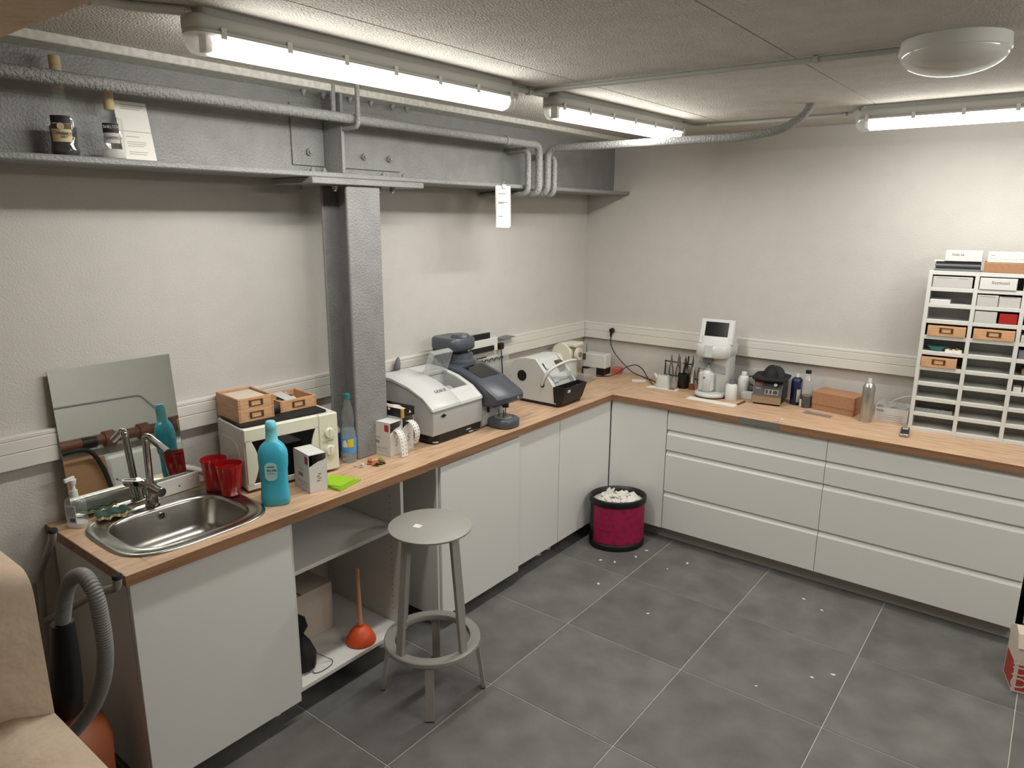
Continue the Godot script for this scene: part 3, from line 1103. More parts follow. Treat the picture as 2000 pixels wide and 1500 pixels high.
		lathe(s, [Vector2(0.0445, 0.10), Vector2(0.0515, 0.122), Vector2(0.0535, 0.124), Vector2(0.0535, 0.127), Vector2(0.0515, 0.127)], 36)
		part(t, "rim_band", s, M.red_clear)

	# white plastic scoop behind the cups
	s = S()
	tube(s, curve([Vector3(0.03, 0.09, 0.05), Vector3(0.05, 0.075, 0.0), Vector3(0.07, 0.045, -0.05), Vector3(0.09, 0.012, -0.10)], 6), 0.016, 10, 0.7)
	single("dish_brush", s, M.white_plastic, "white plastic brush handle leaning behind the red cups", "brush", Vector3(0.005, YT, 3.165))

	# blue detergent bottle
	t = thing("detergent_bottle", "large turquoise detergent bottle standing before the microwave", "bottle", Vector3(0.492, YT, 3.060), 0.85)
	s = S()
	rings = []
	for q in [[0.0, 0.048, 0.032], [0.004, 0.054, 0.036], [0.035, 0.056, 0.037], [0.05, 0.054, 0.036], [0.09, 0.0515, 0.035], [0.14, 0.0525, 0.035], [0.165, 0.056, 0.037], [0.20, 0.057, 0.037], [0.220, 0.055, 0.036], [0.240, 0.046, 0.032], [0.254, 0.033, 0.027], [0.260, 0.024, 0.024]]:
		rings.append(oval(0, q[0], 0, q[1], q[2], 40, 2.5))
	loft(s, rings)
	part(t, "body", s, M.turquoise)
	s = S()
	lathe(s, [Vector2(0.0, 0.255), Vector2(0.025, 0.255), Vector2(0.025, 0.262), Vector2(0.0235, 0.264), Vector2(0.021, 0.310), Vector2(0.022, 0.313), Vector2(0.0195, 0.337), Vector2(0.016, 0.341), Vector2(0, 0.341)], 28)
	part(t, "cap", s, M.turquoise_cap)
	s = S()
	prism(s, rrect(0.046, 0.074, 0.018, 5, -0.006, 0.145), 2, 0.0345, 0.0372, true)
	lb = part(t, "label", s, M.label_aqua)
	s = S()
	box(s, Vector3(-0.020, 0.163, 0.0372), Vector3(0.008, 0.1665, 0.0375))
	part(lb, "text_line", s, M.ink)
	letters(lb, "lettering", "99,9%", 0.010, Vector3(-0.022, 0.150, 0.0376), Vector3(1, 0, 0), Vector3(0, 1, 0), M.ink)
	s = S()
	box(s, Vector3(-0.020, 0.136, 0.0372), Vector3(0.008, 0.1382, 0.0375))
	part(lb, "text_line", s, M.ink_pale)

	# green cloth
	t = thing("cleaning_cloth", "folded lime green microfibre cloth on the worktop edge", "cloth", Vector3(0.520, YT, 2.768), 0.25)
	for k in 3:
		s = S()
		rings = []
		var n := 10
		for i in n + 1:
			var x := -0.06 + 0.12 * i / n - 0.004 * k
			var y := 0.0005 + 0.0065 * k + 0.0012 * sin(i * 0.9 + k)
			var z := 0.072 - 0.004 * k + 0.003 * sin(i * 0.7 + k * 2)
			rings.append([Vector3(x, y, z), Vector3(x, y, -z + 0.01 * k), Vector3(x, y + 0.0055, -z + 0.012 * k), Vector3(x, y + 0.0055, z - 0.003)])
		loft(s, rings, true, true, false)
		part(t, "fold", s, M.lime)
	# crumbs by the cloth
	t = thing("snack_wrapper", "crumpled green and red snack wrappings on the worktop", "wrapper", Vector3(0.462, YT, 2.495))
	var leafs := [M.leaf_green, M.leaf_brown, M.leaf_red]
	for k in 17:
		s = S()
		var a := rng.randf() * TAU
		var d := rng.randf() * 0.036
		var c := Vector3(cos(a) * d * 1.2, 0.003 + rng.randf() * 0.012, sin(a) * d)
		var b := Basis.from_euler(Vector3(rng.randf() * 1.2 - 0.6, rng.randf() * TAU, rng.randf() * 1.2 - 0.6))
		var l := 0.010 + rng.randf() * 0.010
		box(s, Vector3(-l, -0.0006, -l * 0.6), Vector3(l, 0.0006, l * 0.6), 0.0, Transform3D(b, c))
		part(t, "scrap", s, leafs[(k * 7 + 1) % 5 % 3])
	s = S()
	lathe(s, [Vector2(0, 0), Vector2(0.010, 0), Vector2(0.011, 0.010), Vector2(0.008, 0.012), Vector2(0.004, 0.012), Vector2(0.004, 0.006), Vector2(0, 0.006)], 16, Transform3D(Basis.from_euler(Vector3(1.4, 0.5, 0)), Vector3(0, 0.0105, 0)))
	single("bottle_stopper", s, M.white_plastic, "small white plastic cap on the worktop by the snack wrapper", "cap", Vector3(0.436, YT, 2.568))
	s = S()
	tube(s, curve([Vector3(-0.014, 0.003, 0), Vector3(-0.005, 0.0028, 0.006), Vector3(0.012, 0.003, 0.004)], 4), 0.0025, 6)
	single("bent_wire", s, M.white_plastic, "short bent white wire on the worktop behind the small cap", "wire", Vector3(0.405, YT, 2.577))

func tray(label: String, at: Vector3, turn: float, w: float, d: float, h: float, paper: bool) -> Node3D:
	# front is +z; x from 0 to w, z from -d to 0
	var t := thing("wooden_tray", label, "tray", at, turn, "beech card trays")
	var s := S()
	box(s, Vector3(0, 0, -d), Vector3(w, 0.005, 0))
	part(t, "bottom", s, M.beech)
	for q in [[0.0, 0.009, -d, 0.0], [w - 0.009, w, -d, 0.0], [0.009, w - 0.009, -d, -d + 0.009], [0.009, w - 0.009, -0.009, 0.0]]:
		s = S()
		box(s, Vector3(q[0], 0.005, q[2]), Vector3(q[1], h, q[3]), 0.0008)
		part(t, "side" if q[1] - q[0] < 0.02 else ("front" if q[3] == 0.0 else "back"), s, M.beech)
	# dovetail fingers at the front corners
	for x in [0.0, w - 0.009]:
		for k in 4:
			s = S()
			box(s, Vector3(x, 0.008 + k * h * 0.22, -0.0002), Vector3(x + 0.009, 0.008 + k * h * 0.22 + h * 0.1, 0.0006))
			part(t, "joint_finger", s, M.joint)
	var c := Vector3(w * 0.5, h * 0.52, 0.0)
	holder(t, c)
	if paper:
		s = S()
		box(s, Vector3(0.014, 0.005, -d + 0.02), Vector3(w - 0.016, h - 0.008, -0.02), 0.001)
		part(t, "card_stack", s, M.card_pale)
	return t

# brass label frame, facing +z
func holder(t: Node3D, c: Vector3) -> void:
	var s := S()
	for q in [[-0.031, 0.031, 0.010, 0.0135], [-0.031, 0.031, -0.0135, -0.010], [-0.031, -0.021, -0.010, 0.010], [0.021, 0.031, -0.010, 0.010]]:
		box(s, c + Vector3(q[0], q[2], 0.0006), c + Vector3(q[1], q[3], 0.0026), 0.0006)
	var f := part(t, "label_frame", s, M.brass)
	for x in [-0.026, 0.026]:
		s = S()
		cyl(s, c + Vector3(x, 0, 0.0026), c + Vector3(x, 0, 0.0036), 0.002, -1, 8)
		part(f, "pin", s, M.chrome)

func microwave_area() -> void:
	var t := thing("microwave", "white microwave oven with black window and two knobs beside the column", "microwave", Vector3(0.318, YT, 3.075), 1.421)
	var w := 0.425
	var d := 0.262
	var H := 0.272
	var s := S()
	prism(s, [Vector2(-d, 0.014), Vector2(-0.014, 0.014), Vector2(-0.014, H), Vector2(-d + 0.01, H), Vector2(-d, H - 0.01)], 0, 0.0, w, false, 0.004)
	part(t, "housing", s, M.white_plastic)
	# pressed panel line and vents on the left side
	s = S()
	tube(s, curve([Vector3(-0.0002, 0.205, -0.22), Vector3(-0.0002, 0.205, -0.12), Vector3(-0.0002, 0.19, -0.075), Vector3(-0.0002, 0.13, -0.045)], 6), 0.0014, 6)
	part(t, "pressed_line", s, M.white_plastic)
	for i in 4:
		for k in 2:
			for j in 2:
				s = S()
				box(s, Vector3(-0.0006, 0.105 - 0.011 * j - 0.003 * k - 0.0 * i, -0.205 + 0.03 * i + 0.0), Vector3(0.0004, 0.1085 - 0.011 * j - 0.003 * k, -0.19 + 0.03 * i))
				if k == 0:
					part(t, "vent_slot", s, M.black)
	s = S()
	box(s, Vector3(0.0, 0.012, -0.014), Vector3(w - 0.094, H + 0.002, -0.002), 0.003)
	var door := part(t, "door", s, M.cream)
	s = S()
	box(s, Vector3(0.022, 0.034, -0.004), Vector3(0.326, 0.222, 0.0006))
	part(door, "window", s, M.oven_glass)
	# frame pieces that curve in over the window
	for k in 2:
		s = S()
		var poly := []
		for i in 11:
			var q := float(i) / 10
			var bow := 0.028 * sin(q * PI)
			poly.append(Vector2((0.026 + bow) if k == 0 else (0.320 - bow), 0.030 + 0.196 * q))
		if k == 0:
			poly.append(Vector2(0.004, 0.226))
			poly.append(Vector2(0.004, 0.030))
		else:
			poly.append(Vector2(0.329, 0.226))
			poly.append(Vector2(0.329, 0.030))
		prism(s, poly, 2, -0.004, 0.006, false, 0.001)
		part(door, "frame_side", s, M.cream)
	for q in [[0.012, 0.036], [0.218, H]]:
		s = S()
		box(s, Vector3(0.0, q[0], -0.004), Vector3(0.331, q[1], 0.006), 0.003)
		part(door, "frame_rail", s, M.cream)
	s = S()
	box(s, Vector3(0.333, 0.012, -0.014), Vector3(w, H, 0.005), 0.004)
	var panel := part(t, "control_panel", s, M.cream)
	for y in [0.185, 0.105]:
		s = S()
		cyl(s, Vector3(0.379, y, 0.005), Vector3(0.379, y, 0.018), 0.024, 0.021, 28, 0.002)
		box(s, Vector3(0.376, y - 0.022, 0.017), Vector3(0.382, y + 0.022, 0.021), 0.001)
		part(panel, "knob", s, M.cream)
		for a in 5:
			var q := -1.9 + a * 0.8
			s = S()
			box(s, Vector3(0.379 + 0.033 * sin(q) - 0.0015, y + 0.033 * cos(q) - 0.0015, 0.005), Vector3(0.379 + 0.033 * sin(q) + 0.0015, y + 0.033 * cos(q) + 0.0015, 0.0054))
			part(panel, "mark", s, M.ink_pale)
	for q in [0.148, 0.141]:
		s = S()
		box(s, Vector3(0.345, q, 0.005), Vector3(0.345 + (0.055 if q > 0.145 else 0.025), q + 0.002, 0.0054))
		part(panel, "mark", s, M.ink_pale)
	for p in [Vector2(0.04, -0.03), Vector2(w - 0.04, -0.03), Vector2(0.04, -0.22), Vector2(w - 0.04, -0.22)]:
		s = S()
		cyl(s, Vector3(p.x, 0, p.y), Vector3(p.x, 0.015, p.y), 0.012)
		part(t, "foot", s, M.black)
	s = S()
	prism(s, rrect(0.39, 0.225, 0.02, 5, 0.20, -0.135), 1, 0.0, 0.005, true)
	single("dark_mat", s, M.black_soft, "thin black mat lying on the microwave top under the trays", "mat", Vector3(0.318, YT + H + 0.0025, 3.075), 1.421)
	var yt := YT + H + 0.008
	tray("beech card tray beneath another at the left of the microwave top", Vector3(0.244, yt, 3.044), 1.47, 0.158, 0.200, 0.05, false)
	tray("beech card tray full of cards on top of the stack", Vector3(0.244, yt + 0.0505, 3.044), 1.47, 0.158, 0.200, 0.05, true)
	var t2 := tray("beech tray holding sachets at the right of the microwave top", Vector3(0.232, yt, 2.838), 1.47, 0.178, 0.185, 0.05, false)
	# things in the right-hand tray
	for k in 4:
		s = S()
		var b := Basis.from_euler(Vector3(0.35 - 0.1 * k, 0.4 + 0.5 * k, 0.25))
		box(s, Vector3(-0.045, -0.0012, -0.030), Vector3(0.045, 0.0012, 0.030), 0.0008, Transform3D(b, Vector3(0.075 - 0.006 * k, 0.030 + 0.0075 * k, -0.10 + 0.01 * k)))
		var o := part(self, numbered("sachet"), s, [M.paper, M.blue_print, M.sachet, M.paper_grey][k])
		tag(o, ["white paper sachet lying lowest in the right tray", "blue printed sachet in the right tray", "shiny pale blue sachet topmost in the right tray", "grey sachet under the pale blue one in the tray"][k], "sachet", "sachets in the tray")
		o.transform = t2.transform
	s = S()
	var rr := []
	for q in [[0.0, 0.020, 0.012], [0.012, 0.026, 0.018], [0.03, 0.022, 0.016], [0.042, 0.010, 0.008]]:
		rr.append(oval(0, q[0], 0, q[1], q[2], 14, 2.2))
	loft(s, rr)
	single("black_pouch", s, M.black, "small black pouch squeezed between the two tray stacks", "pouch", Vector3(0.222, yt, 2.858), 1.5)

func white_carton() -> void:
	# the carton behind the turquoise bottle, its end torn open
	var t := thing("label_carton", "white carton with torn open end beside the turquoise bottle", "carton", Vector3(0.519, YT, 2.917), 1.38)
	# local x: along the open end; z: towards the room; the closed long side goes back to the left
	open_carton(t, 0.080, 0.140, 0.165, "")

# x 0..w is the end with the opening (facing +z), z 0..-d the depth, h the height
func open_carton(t: Node3D, w: float, d: float, h: float, title: String) -> void:
	var s := S()
	box(s, Vector3(0, 0, -d), Vector3(w, 0.002, 0))
	box(s, Vector3(0, 0, -d), Vector3(0.002, h, 0))
	box(s, Vector3(w - 0.002, 0, -d), Vector3(w, h, 0))
	box(s, Vector3(0, h - 0.002, -d), Vector3(w, h, 0))
	box(s, Vector3(0, 0, -d), Vector3(w, h, -d + 0.002))
	box(s, Vector3(0.0005, 0.0, -0.003), Vector3(w - 0.0005, h * 0.66, 0))
	part(t, "shell", s, M.carton_white)
	s = S()
	box(s, Vector3(0.0022, h * 0.4, -d + 0.0022), Vector3(w - 0.0022, h * 0.42, -0.004))
	box(s, Vector3(0.0022, h * 0.42, -d + 0.0022), Vector3(w - 0.0022, h - 0.0022, -d + 0.003))
	part(t, "inside", s, M.carton_inside)
	# torn lip on the end
	s = S()
	prism(s, [Vector2(0.002, h * 0.62), Vector2(w - 0.002, h * 0.62), Vector2(w - 0.002, h * 0.84), Vector2(w * 0.8, h * 0.80), Vector2(w * 0.55, h * 0.79), Vector2(w * 0.3, h * 0.74), Vector2(0.002, h * 0.68)], 2, -0.0028, -0.0005)
	part(t, "torn_lip", s, M.carton_white)
	# print on the left side (x = 0)
	s = S()
	box(s, Vector3(-0.0004, h * 0.74, -0.034), Vector3(0.0, h * 0.94, -0.008))
	part(t, "red_label", s, M.red_print)
	s = S()
	for k in 26:
		var z := -d * 0.42 - 0.0016 * k
		if (k * 7) % 5 < 3:
			box(s, Vector3(-0.0004, h * 0.36, z), Vector3(0.0, h * 0.45, z + 0.0011))
	var bc := part(t, "bar_code", s, M.ink)
	bc.set_meta("kind", "stuff")
	for k in 5:
		s = S()
		var y: float = [0.52, 0.55, 0.24, 0.20, 0.13][k] * h
		box(s, Vector3(-0.0004, y, -d * [0.55, 0.7, 0.85, 0.8, 0.6][k]), Vector3(0.0, y + 0.0014, -d * [0.35, 0.4, 0.1, 0.15, 0.1][k]))
		part(t, "text_line", s, M.ink_pale)
	if title != "":
		letters(t, "lettering", title, 0.012, Vector3(-0.0006, h * 0.86, -d * 0.94), Vector3(0, 0, 1), Vector3(0, 1, 0), M.ink_pale)
	# handling marks on the end
	for k in 4:
		s = S()
		box(s, Vector3(w * 0.42 + 0.006 * (k % 2), h * (0.28 + 0.06 * k), 0.0), Vector3(w * 0.42 + 0.014 + 0.006 * (k % 2), h * (0.31 + 0.06 * k), 0.0004))
		part(t, "print_mark", s, M.ink_pale)

func dotted_tape(called: String, label: String, pts: Array, w: Vector3, at: Vector3) -> void:
	var t := thing(called, label, "label roll", at, 0, "rolls of dotted adhesive pads")
	var s := S()
	var c := curve(pts, 8)
	var rings := []
	for i in c.size():
		var d: Vector3 = (c[min(i + 1, c.size() - 1)] - c[max(i - 1, 0)]).normalized()
		var n := d.cross(w.normalized()).normalized() * 0.0005
		rings.append([c[i] - w / 2 - n, c[i] + w / 2 - n, c[i] + w / 2 + n, c[i] - w / 2 + n])
	loft(s, rings, true, true, false)
	part(t, "strip", s, M.paper)
	for i in range(2, c.size() - 1, 3):
		var d: Vector3 = (c[i + 1] - c[i - 1]).normalized()
		var n := d.cross(w.normalized()).normalized()
		if n.y < 0 and absf(n.y) > absf(n.x):
			n = -n
		if n.x < 0 and absf(n.x) >= absf(n.y):
			n = -n
		for k in [-0.28, 0.28]:
			s = S()
			var q: Vector3 = c[i] + w * k
			cyl(s, q + n * 0.0004, q + n * 0.0012, 0.0026, -1, 8)
			part(t, "dot", s, M.ink)

func roll_area() -> void:
	# water bottle
	var t := thing("water_bottle", "half-full clear plastic water bottle with blue label by the column", "bottle", Vector3(0.325, YT, 2.5485), 0.5)
	var s := S()
	lathe(s, [Vector2(0, 0.004), Vector2(0.018, 0.0), Vector2(0.030, 0.003), Vector2(0.034, 0.012), Vector2(0.035, 0.03), Vector2(0.0335, 0.05), Vector2(0.0345, 0.10), Vector2(0.0335, 0.135), Vector2(0.028, 0.165), Vector2(0.0265, 0.18), Vector2(0.028, 0.20), Vector2(0.0275, 0.22), Vector2(0.023, 0.255), Vector2(0.016, 0.285), Vector2(0.0125, 0.30), Vector2(0.0125, 0.306)], 36)
	part(t, "bottle", s, M.clear_plastic)
	s = S()
	lathe(s, [Vector2(0, 0.003), Vector2(0.029, 0.005), Vector2(0.033, 0.013), Vector2(0.034, 0.03), Vector2(0.0325, 0.05), Vector2(0.0335, 0.10), Vector2(0.0325, 0.13), Vector2(0.0285, 0.158), Vector2(0, 0.158)], 32)
	part(t, "water", s, M.water)
	s = S()
	lathe(s, [Vector2(0.0338, 0.048), Vector2(0.0349, 0.072), Vector2(0.0352, 0.10), Vector2(0.0350, 0.118)], 36)
	var lb := part(t, "label", s, M.blue_label)
	s = S()
	for k in 5:
		var a := 0.35 + k * 0.14
		box(s, Vector3(-0.0026, 0.078, 0.0350), Vector3(0.0026, 0.116, 0.0358), 0.0, Transform3D(Basis(Vector3.UP, a), Vector3.ZERO))
	part(lb, "yellow_panel", s, M.yellow)
	s = S()
	for k in 5:
		var a := -0.45 + k * 0.14
		box(s, Vector3(-0.0026, 0.078, 0.0350), Vector3(0.0026, 0.10 + 0.012 * sin(k * 0.8), 0.0357), 0.0, Transform3D(Basis(Vector3.UP, a), Vector3.ZERO))
	part(lb, "white_peak", s, M.paper)
	s = S()
	cyl(s, Vector3(0, 0.304, 0), Vector3(0, 0.326, 0), 0.0155, 0.0148, 24, 0.001)
	part(t, "cap", s, M.teal_cap)
	# blue canister behind it
	t = thing("blue_canister", "blue canister with a pale lid half hidden behind the water bottle", "canister", Vector3(0.222, YT, 2.562))
	s = S()
	lathe(s, [Vector2(0, 0), Vector2(0.034, 0), Vector2(0.036, 0.003), Vector2(0.036, 0.125), Vector2(0, 0.125)], 28)
	part(t, "body", s, M.blue_print)
	s = S()
	lathe(s, [Vector2(0, 0.125), Vector2(0.038, 0.125), Vector2(0.038, 0.137), Vector2(0.030, 0.150), Vector2(0, 0.152)], 28)
	part(t, "lid", s, M.paper_grey)
	# two cartons with rolls
	t = thing("label_carton", "white pad carton left of the pair beside the column", "carton", Vector3(0.433, YT, 2.391), PI / 2 + 0.11)
	open_carton(t, 0.085, 0.165, 0.165, "LEAP™ III")
	t = thing("label_carton", "white pad carton right of the pair, touching the lens edger", "carton", Vector3(0.424, YT, 2.302), PI / 2 + 0.11)
	open_carton(t, 0.085, 0.165, 0.172, "")
	dotted_tape("pad_roll", "white dotted pad strip drooping from the left carton to the worktop", [Vector3(0.0, 0.125, 0), Vector3(0.02, 0.122, 0), Vector3(0.042, 0.095, 0), Vector3(0.052, 0.05, 0), Vector3(0.056, 0.003, 0)], Vector3(0, 0, 0.038), Vector3(0.430, YT, 2.348))
	dotted_tape("pad_roll", "white dotted pad strip curling from the right carton", [Vector3(-0.02, 0.148, 0), Vector3(0.010, 0.150, 0), Vector3(0.040, 0.130, 0), Vector3(0.050, 0.09, 0), Vector3(0.036, 0.045, 0), Vector3(0.012, 0.030, 0)], Vector3(0, 0, 0.034), Vector3(0.430, YT, 2.257))
	# black box on top
	t = thing("black_box", "open black cardboard box with pads on the cartons", "box", Vector3(0.428, YT + 0.1735, 2.303), PI / 2 + 0.05)
	var w := 0.085
	var d := 0.185
	var h := 0.042
	s = S()
	box(s, Vector3(0, 0, -d), Vector3(w, 0.002, 0))
	box(s, Vector3(0, 0, -d), Vector3(0.0025, h, 0))
	box(s, Vector3(w - 0.0025, 0, -d), Vector3(w, h, 0))
	box(s, Vector3(0, 0, -d), Vector3(w, h, -d + 0.0025))
	box(s, Vector3(0, 0, -0.0025), Vector3(w, h, 0))
	part(t, "shell", s, M.black)
	s = S()
	box(s, Vector3(0.0, 0.0, 0.0), Vector3(0.012, h + 0.0002, 0.0008))
	box(s, Vector3(-0.0006, 0.0, -0.010), Vector3(0.0002, h + 0.0002, 0.0006))
	part(t, "gold_strip", s, M.gold_strip)
	s = S()
	prism(s, [Vector2(0.045, 0.016), Vector2(0.060, 0.016), Vector2(0.0525, 0.030)], 2, 0.0, 0.0008)
	part(t, "emblem", s, M.paper)
	for k in 3:
		s = S()
		var b := Basis.from_euler(Vector3(0.1 + 0.1 * k, k * 1.1, 0.15 * k))
		box(s, Vector3(-0.03, -0.006, -0.04), Vector3(0.03, 0.006, 0.04), 0.004, Transform3D(b, Vector3(w * 0.5, 0.022 + 0.007 * k, -d * (0.28 + 0.22 * k))))
		part(t, "pad_stack", s, M.card_pale)

func more_materials() -> void:
	glassy("clear_plastic", Color(0.86, 0.90, 0.92), 0.07, 0.05)
	glassy("clear_cover", Color(0.84, 0.86, 0.86), 0.20, 0.08)
	glassy("bottle_glass", Color(0.80, 0.84, 0.82), 0.06, 0.03)
	glassy("soap", Color(0.93, 0.93, 0.90), 0.55, 0.2)
	glassy("water", Color(0.72, 0.84, 0.90), 0.16, 0.03)
	glassy("red_clear", Color(0.74, 0.05, 0.09), 0.62, 0.08)
	glassy("cover_end", Color(0.93, 0.93, 0.91), 0.35, 0.15)
	mat("label_pale", Color(0.78, 0.81, 0.83), 0.5)
	mat("blue_print", Color(0.17, 0.29, 0.55), 0.45)
	mat("foam", Color(0.72, 0.66, 0.50), 0.95)
	mat("scour", Color(0.22, 0.32, 0.28), 0.95)
	mat("turquoise", Color(0.24, 0.68, 0.79), 0.32)
	mat("turquoise_cap", Color(0.44, 0.78, 0.83), 0.35)
	mat("label_aqua", Color(0.66, 0.83, 0.86), 0.4)
	mat("lime", Color(0.56, 0.72, 0.12), 0.9)
	mat("leaf_green", Color(0.45, 0.58, 0.20), 0.6)
	mat("leaf_brown", Color(0.55, 0.42, 0.30), 0.7)
	mat("leaf_red", Color(0.72, 0.36, 0.30), 0.6)
	mat("joint", Color(0.66, 0.49, 0.35), 0.6)
	mat("card_pale", Color(0.80, 0.745, 0.685), 0.85)
	mat("oven_glass", Color(0.018, 0.020, 0.018), 0.10)
	mat("sachet", Color(0.55, 0.62, 0.74), 0.25, 0.2)
	mat("blue_label", Color(0.36, 0.58, 0.79), 0.45)
	mat("yellow", Color(0.85, 0.73, 0.14), 0.5)
	mat("teal_cap", Color(0.12, 0.44, 0.44), 0.4)
	mat("gold_strip", Color(0.76, 0.58, 0.26), 0.4)
	mat("opal", Color(0.80, 0.795, 0.77), 0.12)
	mat("navy", Color(0.10, 0.13, 0.26), 0.35)
	mat("cola", Color(0.035, 0.012, 0.008), 0.08)
	mat("syrup", Color(0.03, 0.012, 0.018), 0.06)
	mat("cream_label", Color(0.80, 0.74, 0.60), 0.7)
	mat("brown_band", Color(0.36, 0.28, 0.15), 0.6)
	mat("dark_label", Color(0.12, 0.12, 0.125), 0.6)
	mat("cork", Color(0.72, 0.64, 0.50), 0.8)
	mat("terracotta", Color(0.50, 0.26, 0.13), 0.55)
	mat("hose_grey", Color(0.50, 0.50, 0.49), 0.5)
	mat("tube_grey", Color(0.62, 0.60, 0.57), 0.4, 0.2)
	mat("teal_dish", Color(0.25, 0.46, 0.46), 0.5)
	mat("flat_grey", Color(0.42, 0.43, 0.44), 0.6)
	mat("felt", Color(0.80, 0.77, 0.70), 0.95)
	mat("hub_blue", Color(0.40, 0.42, 0.52), 0.4)
	mat("copper_pipe", Color(0.40, 0.25, 0.20), 0.55)
	mat("pale_grey", Color(0.62, 0.63, 0.63), 0.4)
	mat("frost_white", Color(0.85, 0.86, 0.85), 0.45)

# ---------------------------------------------------------------- machines
func lens_edger() -> void:
	var t := thing("lens_edger", "large white and grey lens edging machine with raised clear hatch", "machine", Vector3(0.28, YT, 1.96), 0.0)
	var o := Vector3(0.28, 0.0, 1.96)
	var X := func(x: float, y: float) -> Vector2: return Vector2(x - o.x, y - YT)
	var z0 := 1.775 - o.z
	var z1 := 2.150 - o.z
	var ca := 1.802 - o.z
	var cb := 1.948 - o.z
	# body with a sunk grinding chamber
	var s := S()
	var full := [X.call(0.10, 0.972), X.call(0.478, 0.972), X.call(0.484, 1.02), X.call(0.482, 1.10), X.call(0.42, 1.152), X.call(0.32, 1.190), X.call(0.20, 1.215), X.call(0.10, 1.220)]
	var pit := [X.call(0.10, 0.972), X.call(0.478, 0.972), X.call(0.484, 1.02), X.call(0.482, 1.10), X.call(0.42, 1.152), X.call(0.415, 1.155), X.call(0.395, 1.075), X.call(0.24, 1.075), X.call(0.225, 1.210), X.call(0.20, 1.215), X.call(0.10, 1.220)]
	prism(s, full, 2, cb, z1, true)
	prism(s, pit, 2, ca, cb, true)
	prism(s, full, 2, z0, ca, true)
	part(t, "body", s, M.machine_grey)
	# lid shell
	s = S()
	var up := [[0.488, 1.100], [0.484, 1.114], [0.468, 1.126], [0.42, 1.162], [0.32, 1.203], [0.20, 1.230], [0.10, 1.236]]
	var dn := [[0.10, 1.219], [0.20, 1.214], [0.32, 1.189], [0.42, 1.151], [0.476, 1.098]]
	var lid := []
	for q in up + dn:
		lid.append(X.call(q[0], q[1]))
	prism(s, lid, 2, cb, z1 + 0.006, true, 0.002)
	prism(s, lid, 2, z0 - 0.003, ca, true, 0.002)
	var front := []
	for q in [[0.488, 1.100], [0.484, 1.114], [0.468, 1.126], [0.42, 1.162], [0.408, 1.167], [0.405, 1.157], [0.42, 1.151], [0.476, 1.098]]:
		front.append(X.call(q[0], q[1]))
	prism(s, front, 2, ca, cb, true)
	var rear := []
	for q in [[0.232, 1.224], [0.20, 1.230], [0.10, 1.236], [0.10, 1.219], [0.20, 1.214], [0.230, 1.209]]:
		rear.append(X.call(q[0], q[1]))
	prism(s, rear, 2, ca, cb, true)
	var ld := part(t, "lid", s, M.machine_white)
	var dirx := Vector3(-0.055, 0.038, 0).normalized()
	letters(ld, "lettering", "LEXCE", 0.017, Vector3(0.405 - o.x, 1.1715 - YT, 2.055 - o.z), Vector3(0, 0, -1), dirx, M.ink, false, 1.35)
	# grinding wheels in the chamber
	s = S()
	cyl(s, Vector3(0.30 - o.x, 1.115 - YT, ca + 0.03), Vector3(0.30 - o.x, 1.115 - YT, ca + 0.085), 0.036, 0.036, 28)
	cyl(s, Vector3(0.30 - o.x, 1.115 - YT, ca + 0.002), Vector3(0.30 - o.x, 1.115 - YT, cb - 0.002), 0.008)
	part(t, "grinding_wheel", s, M.pale_grey)
	# raised hatch
	s = S()
	var tilt := Transform3D(Basis(Vector3.BACK, 1.18), Vector3(0.225 - o.x, 1.222 - YT, 0))
	box(s, Vector3(0.0, 0.004, ca), Vector3(0.135, 0.008, cb), 0.001, tilt)
	box(s, Vector3(0.0, -0.03, cb - 0.004), Vector3(0.135, 0.004, cb), 0.0, tilt)
	box(s, Vector3(0.0, -0.03, ca), Vector3(0.135, 0.004, ca + 0.004), 0.0, tilt)
	box(s, Vector3(0.131, -0.03, ca), Vector3(0.135, 0.004, cb), 0.0, tilt)
	part(t, "hatch", s, M.clear_cover)
	s = S()
	box(s, Vector3(-0.004, 0.002, ca), Vector3(0.010, 0.010, cb), 0.002, tilt)
	part(t, "hatch_hinge", s, M.machine_white)
	# logo, base and feet
	s = S()
	prism(s, [Vector2(-0.022, 0), Vector2(0, -0.010), Vector2(0.022, 0), Vector2(0, 0.010)], 2, 0.0, 0.0015, false, 0.0, Transform3D(Basis(Vector3(0, 0, -1), Vector3.UP, Vector3(1, 0, 0)), Vector3(0.484 - o.x, 1.066 - YT, 2.075 - o.z)))
	part(t, "emblem", s, M.black)
	s = S()
	prism(s, [Vector2(0.11 - o.x, z0 + 0.01), Vector2(0.475 - o.x, z0 + 0.01), Vector2(0.475 - o.x, z1 - 0.05), Vector2(0.44 - o.x, z1 - 0.008), Vector2(0.11 - o.x, z1 - 0.008)], 1, 0.012, 0.052)
	part(t, "base", s, M.black)
	for q in [Vector2(0.45, 2.105), Vector2(0.45, 1.81), Vector2(0.14, 2.10), Vector2(0.14, 1.81)]:
		s = S()
		cyl(s, Vector3(q.x - o.x, 0, q.y - o.z), Vector3(q.x - o.x, 0.008, q.y - o.z), 0.020, 0.018)
		var ft := part(t, "foot", s, M.black)
		s = S()
		cyl(s, Vector3(q.x - o.x, 0.008, q.y - o.z), Vector3(q.x - o.x, 0.014, q.y - o.z), 0.021, 0.021)
		part(ft, "foot_ring", s, M.white_plastic)
	s = S()
	for k in 2:
		box(s, Vector3(0.475 - o.x, 0.026 - 0.016 * k, -0.10 - 0.02 * k), Vector3(0.4765 - o.x, 0.031 - 0.016 * k, -0.065 - 0.02 * k))
	part(t, "rating_label", s, M.paper_grey)

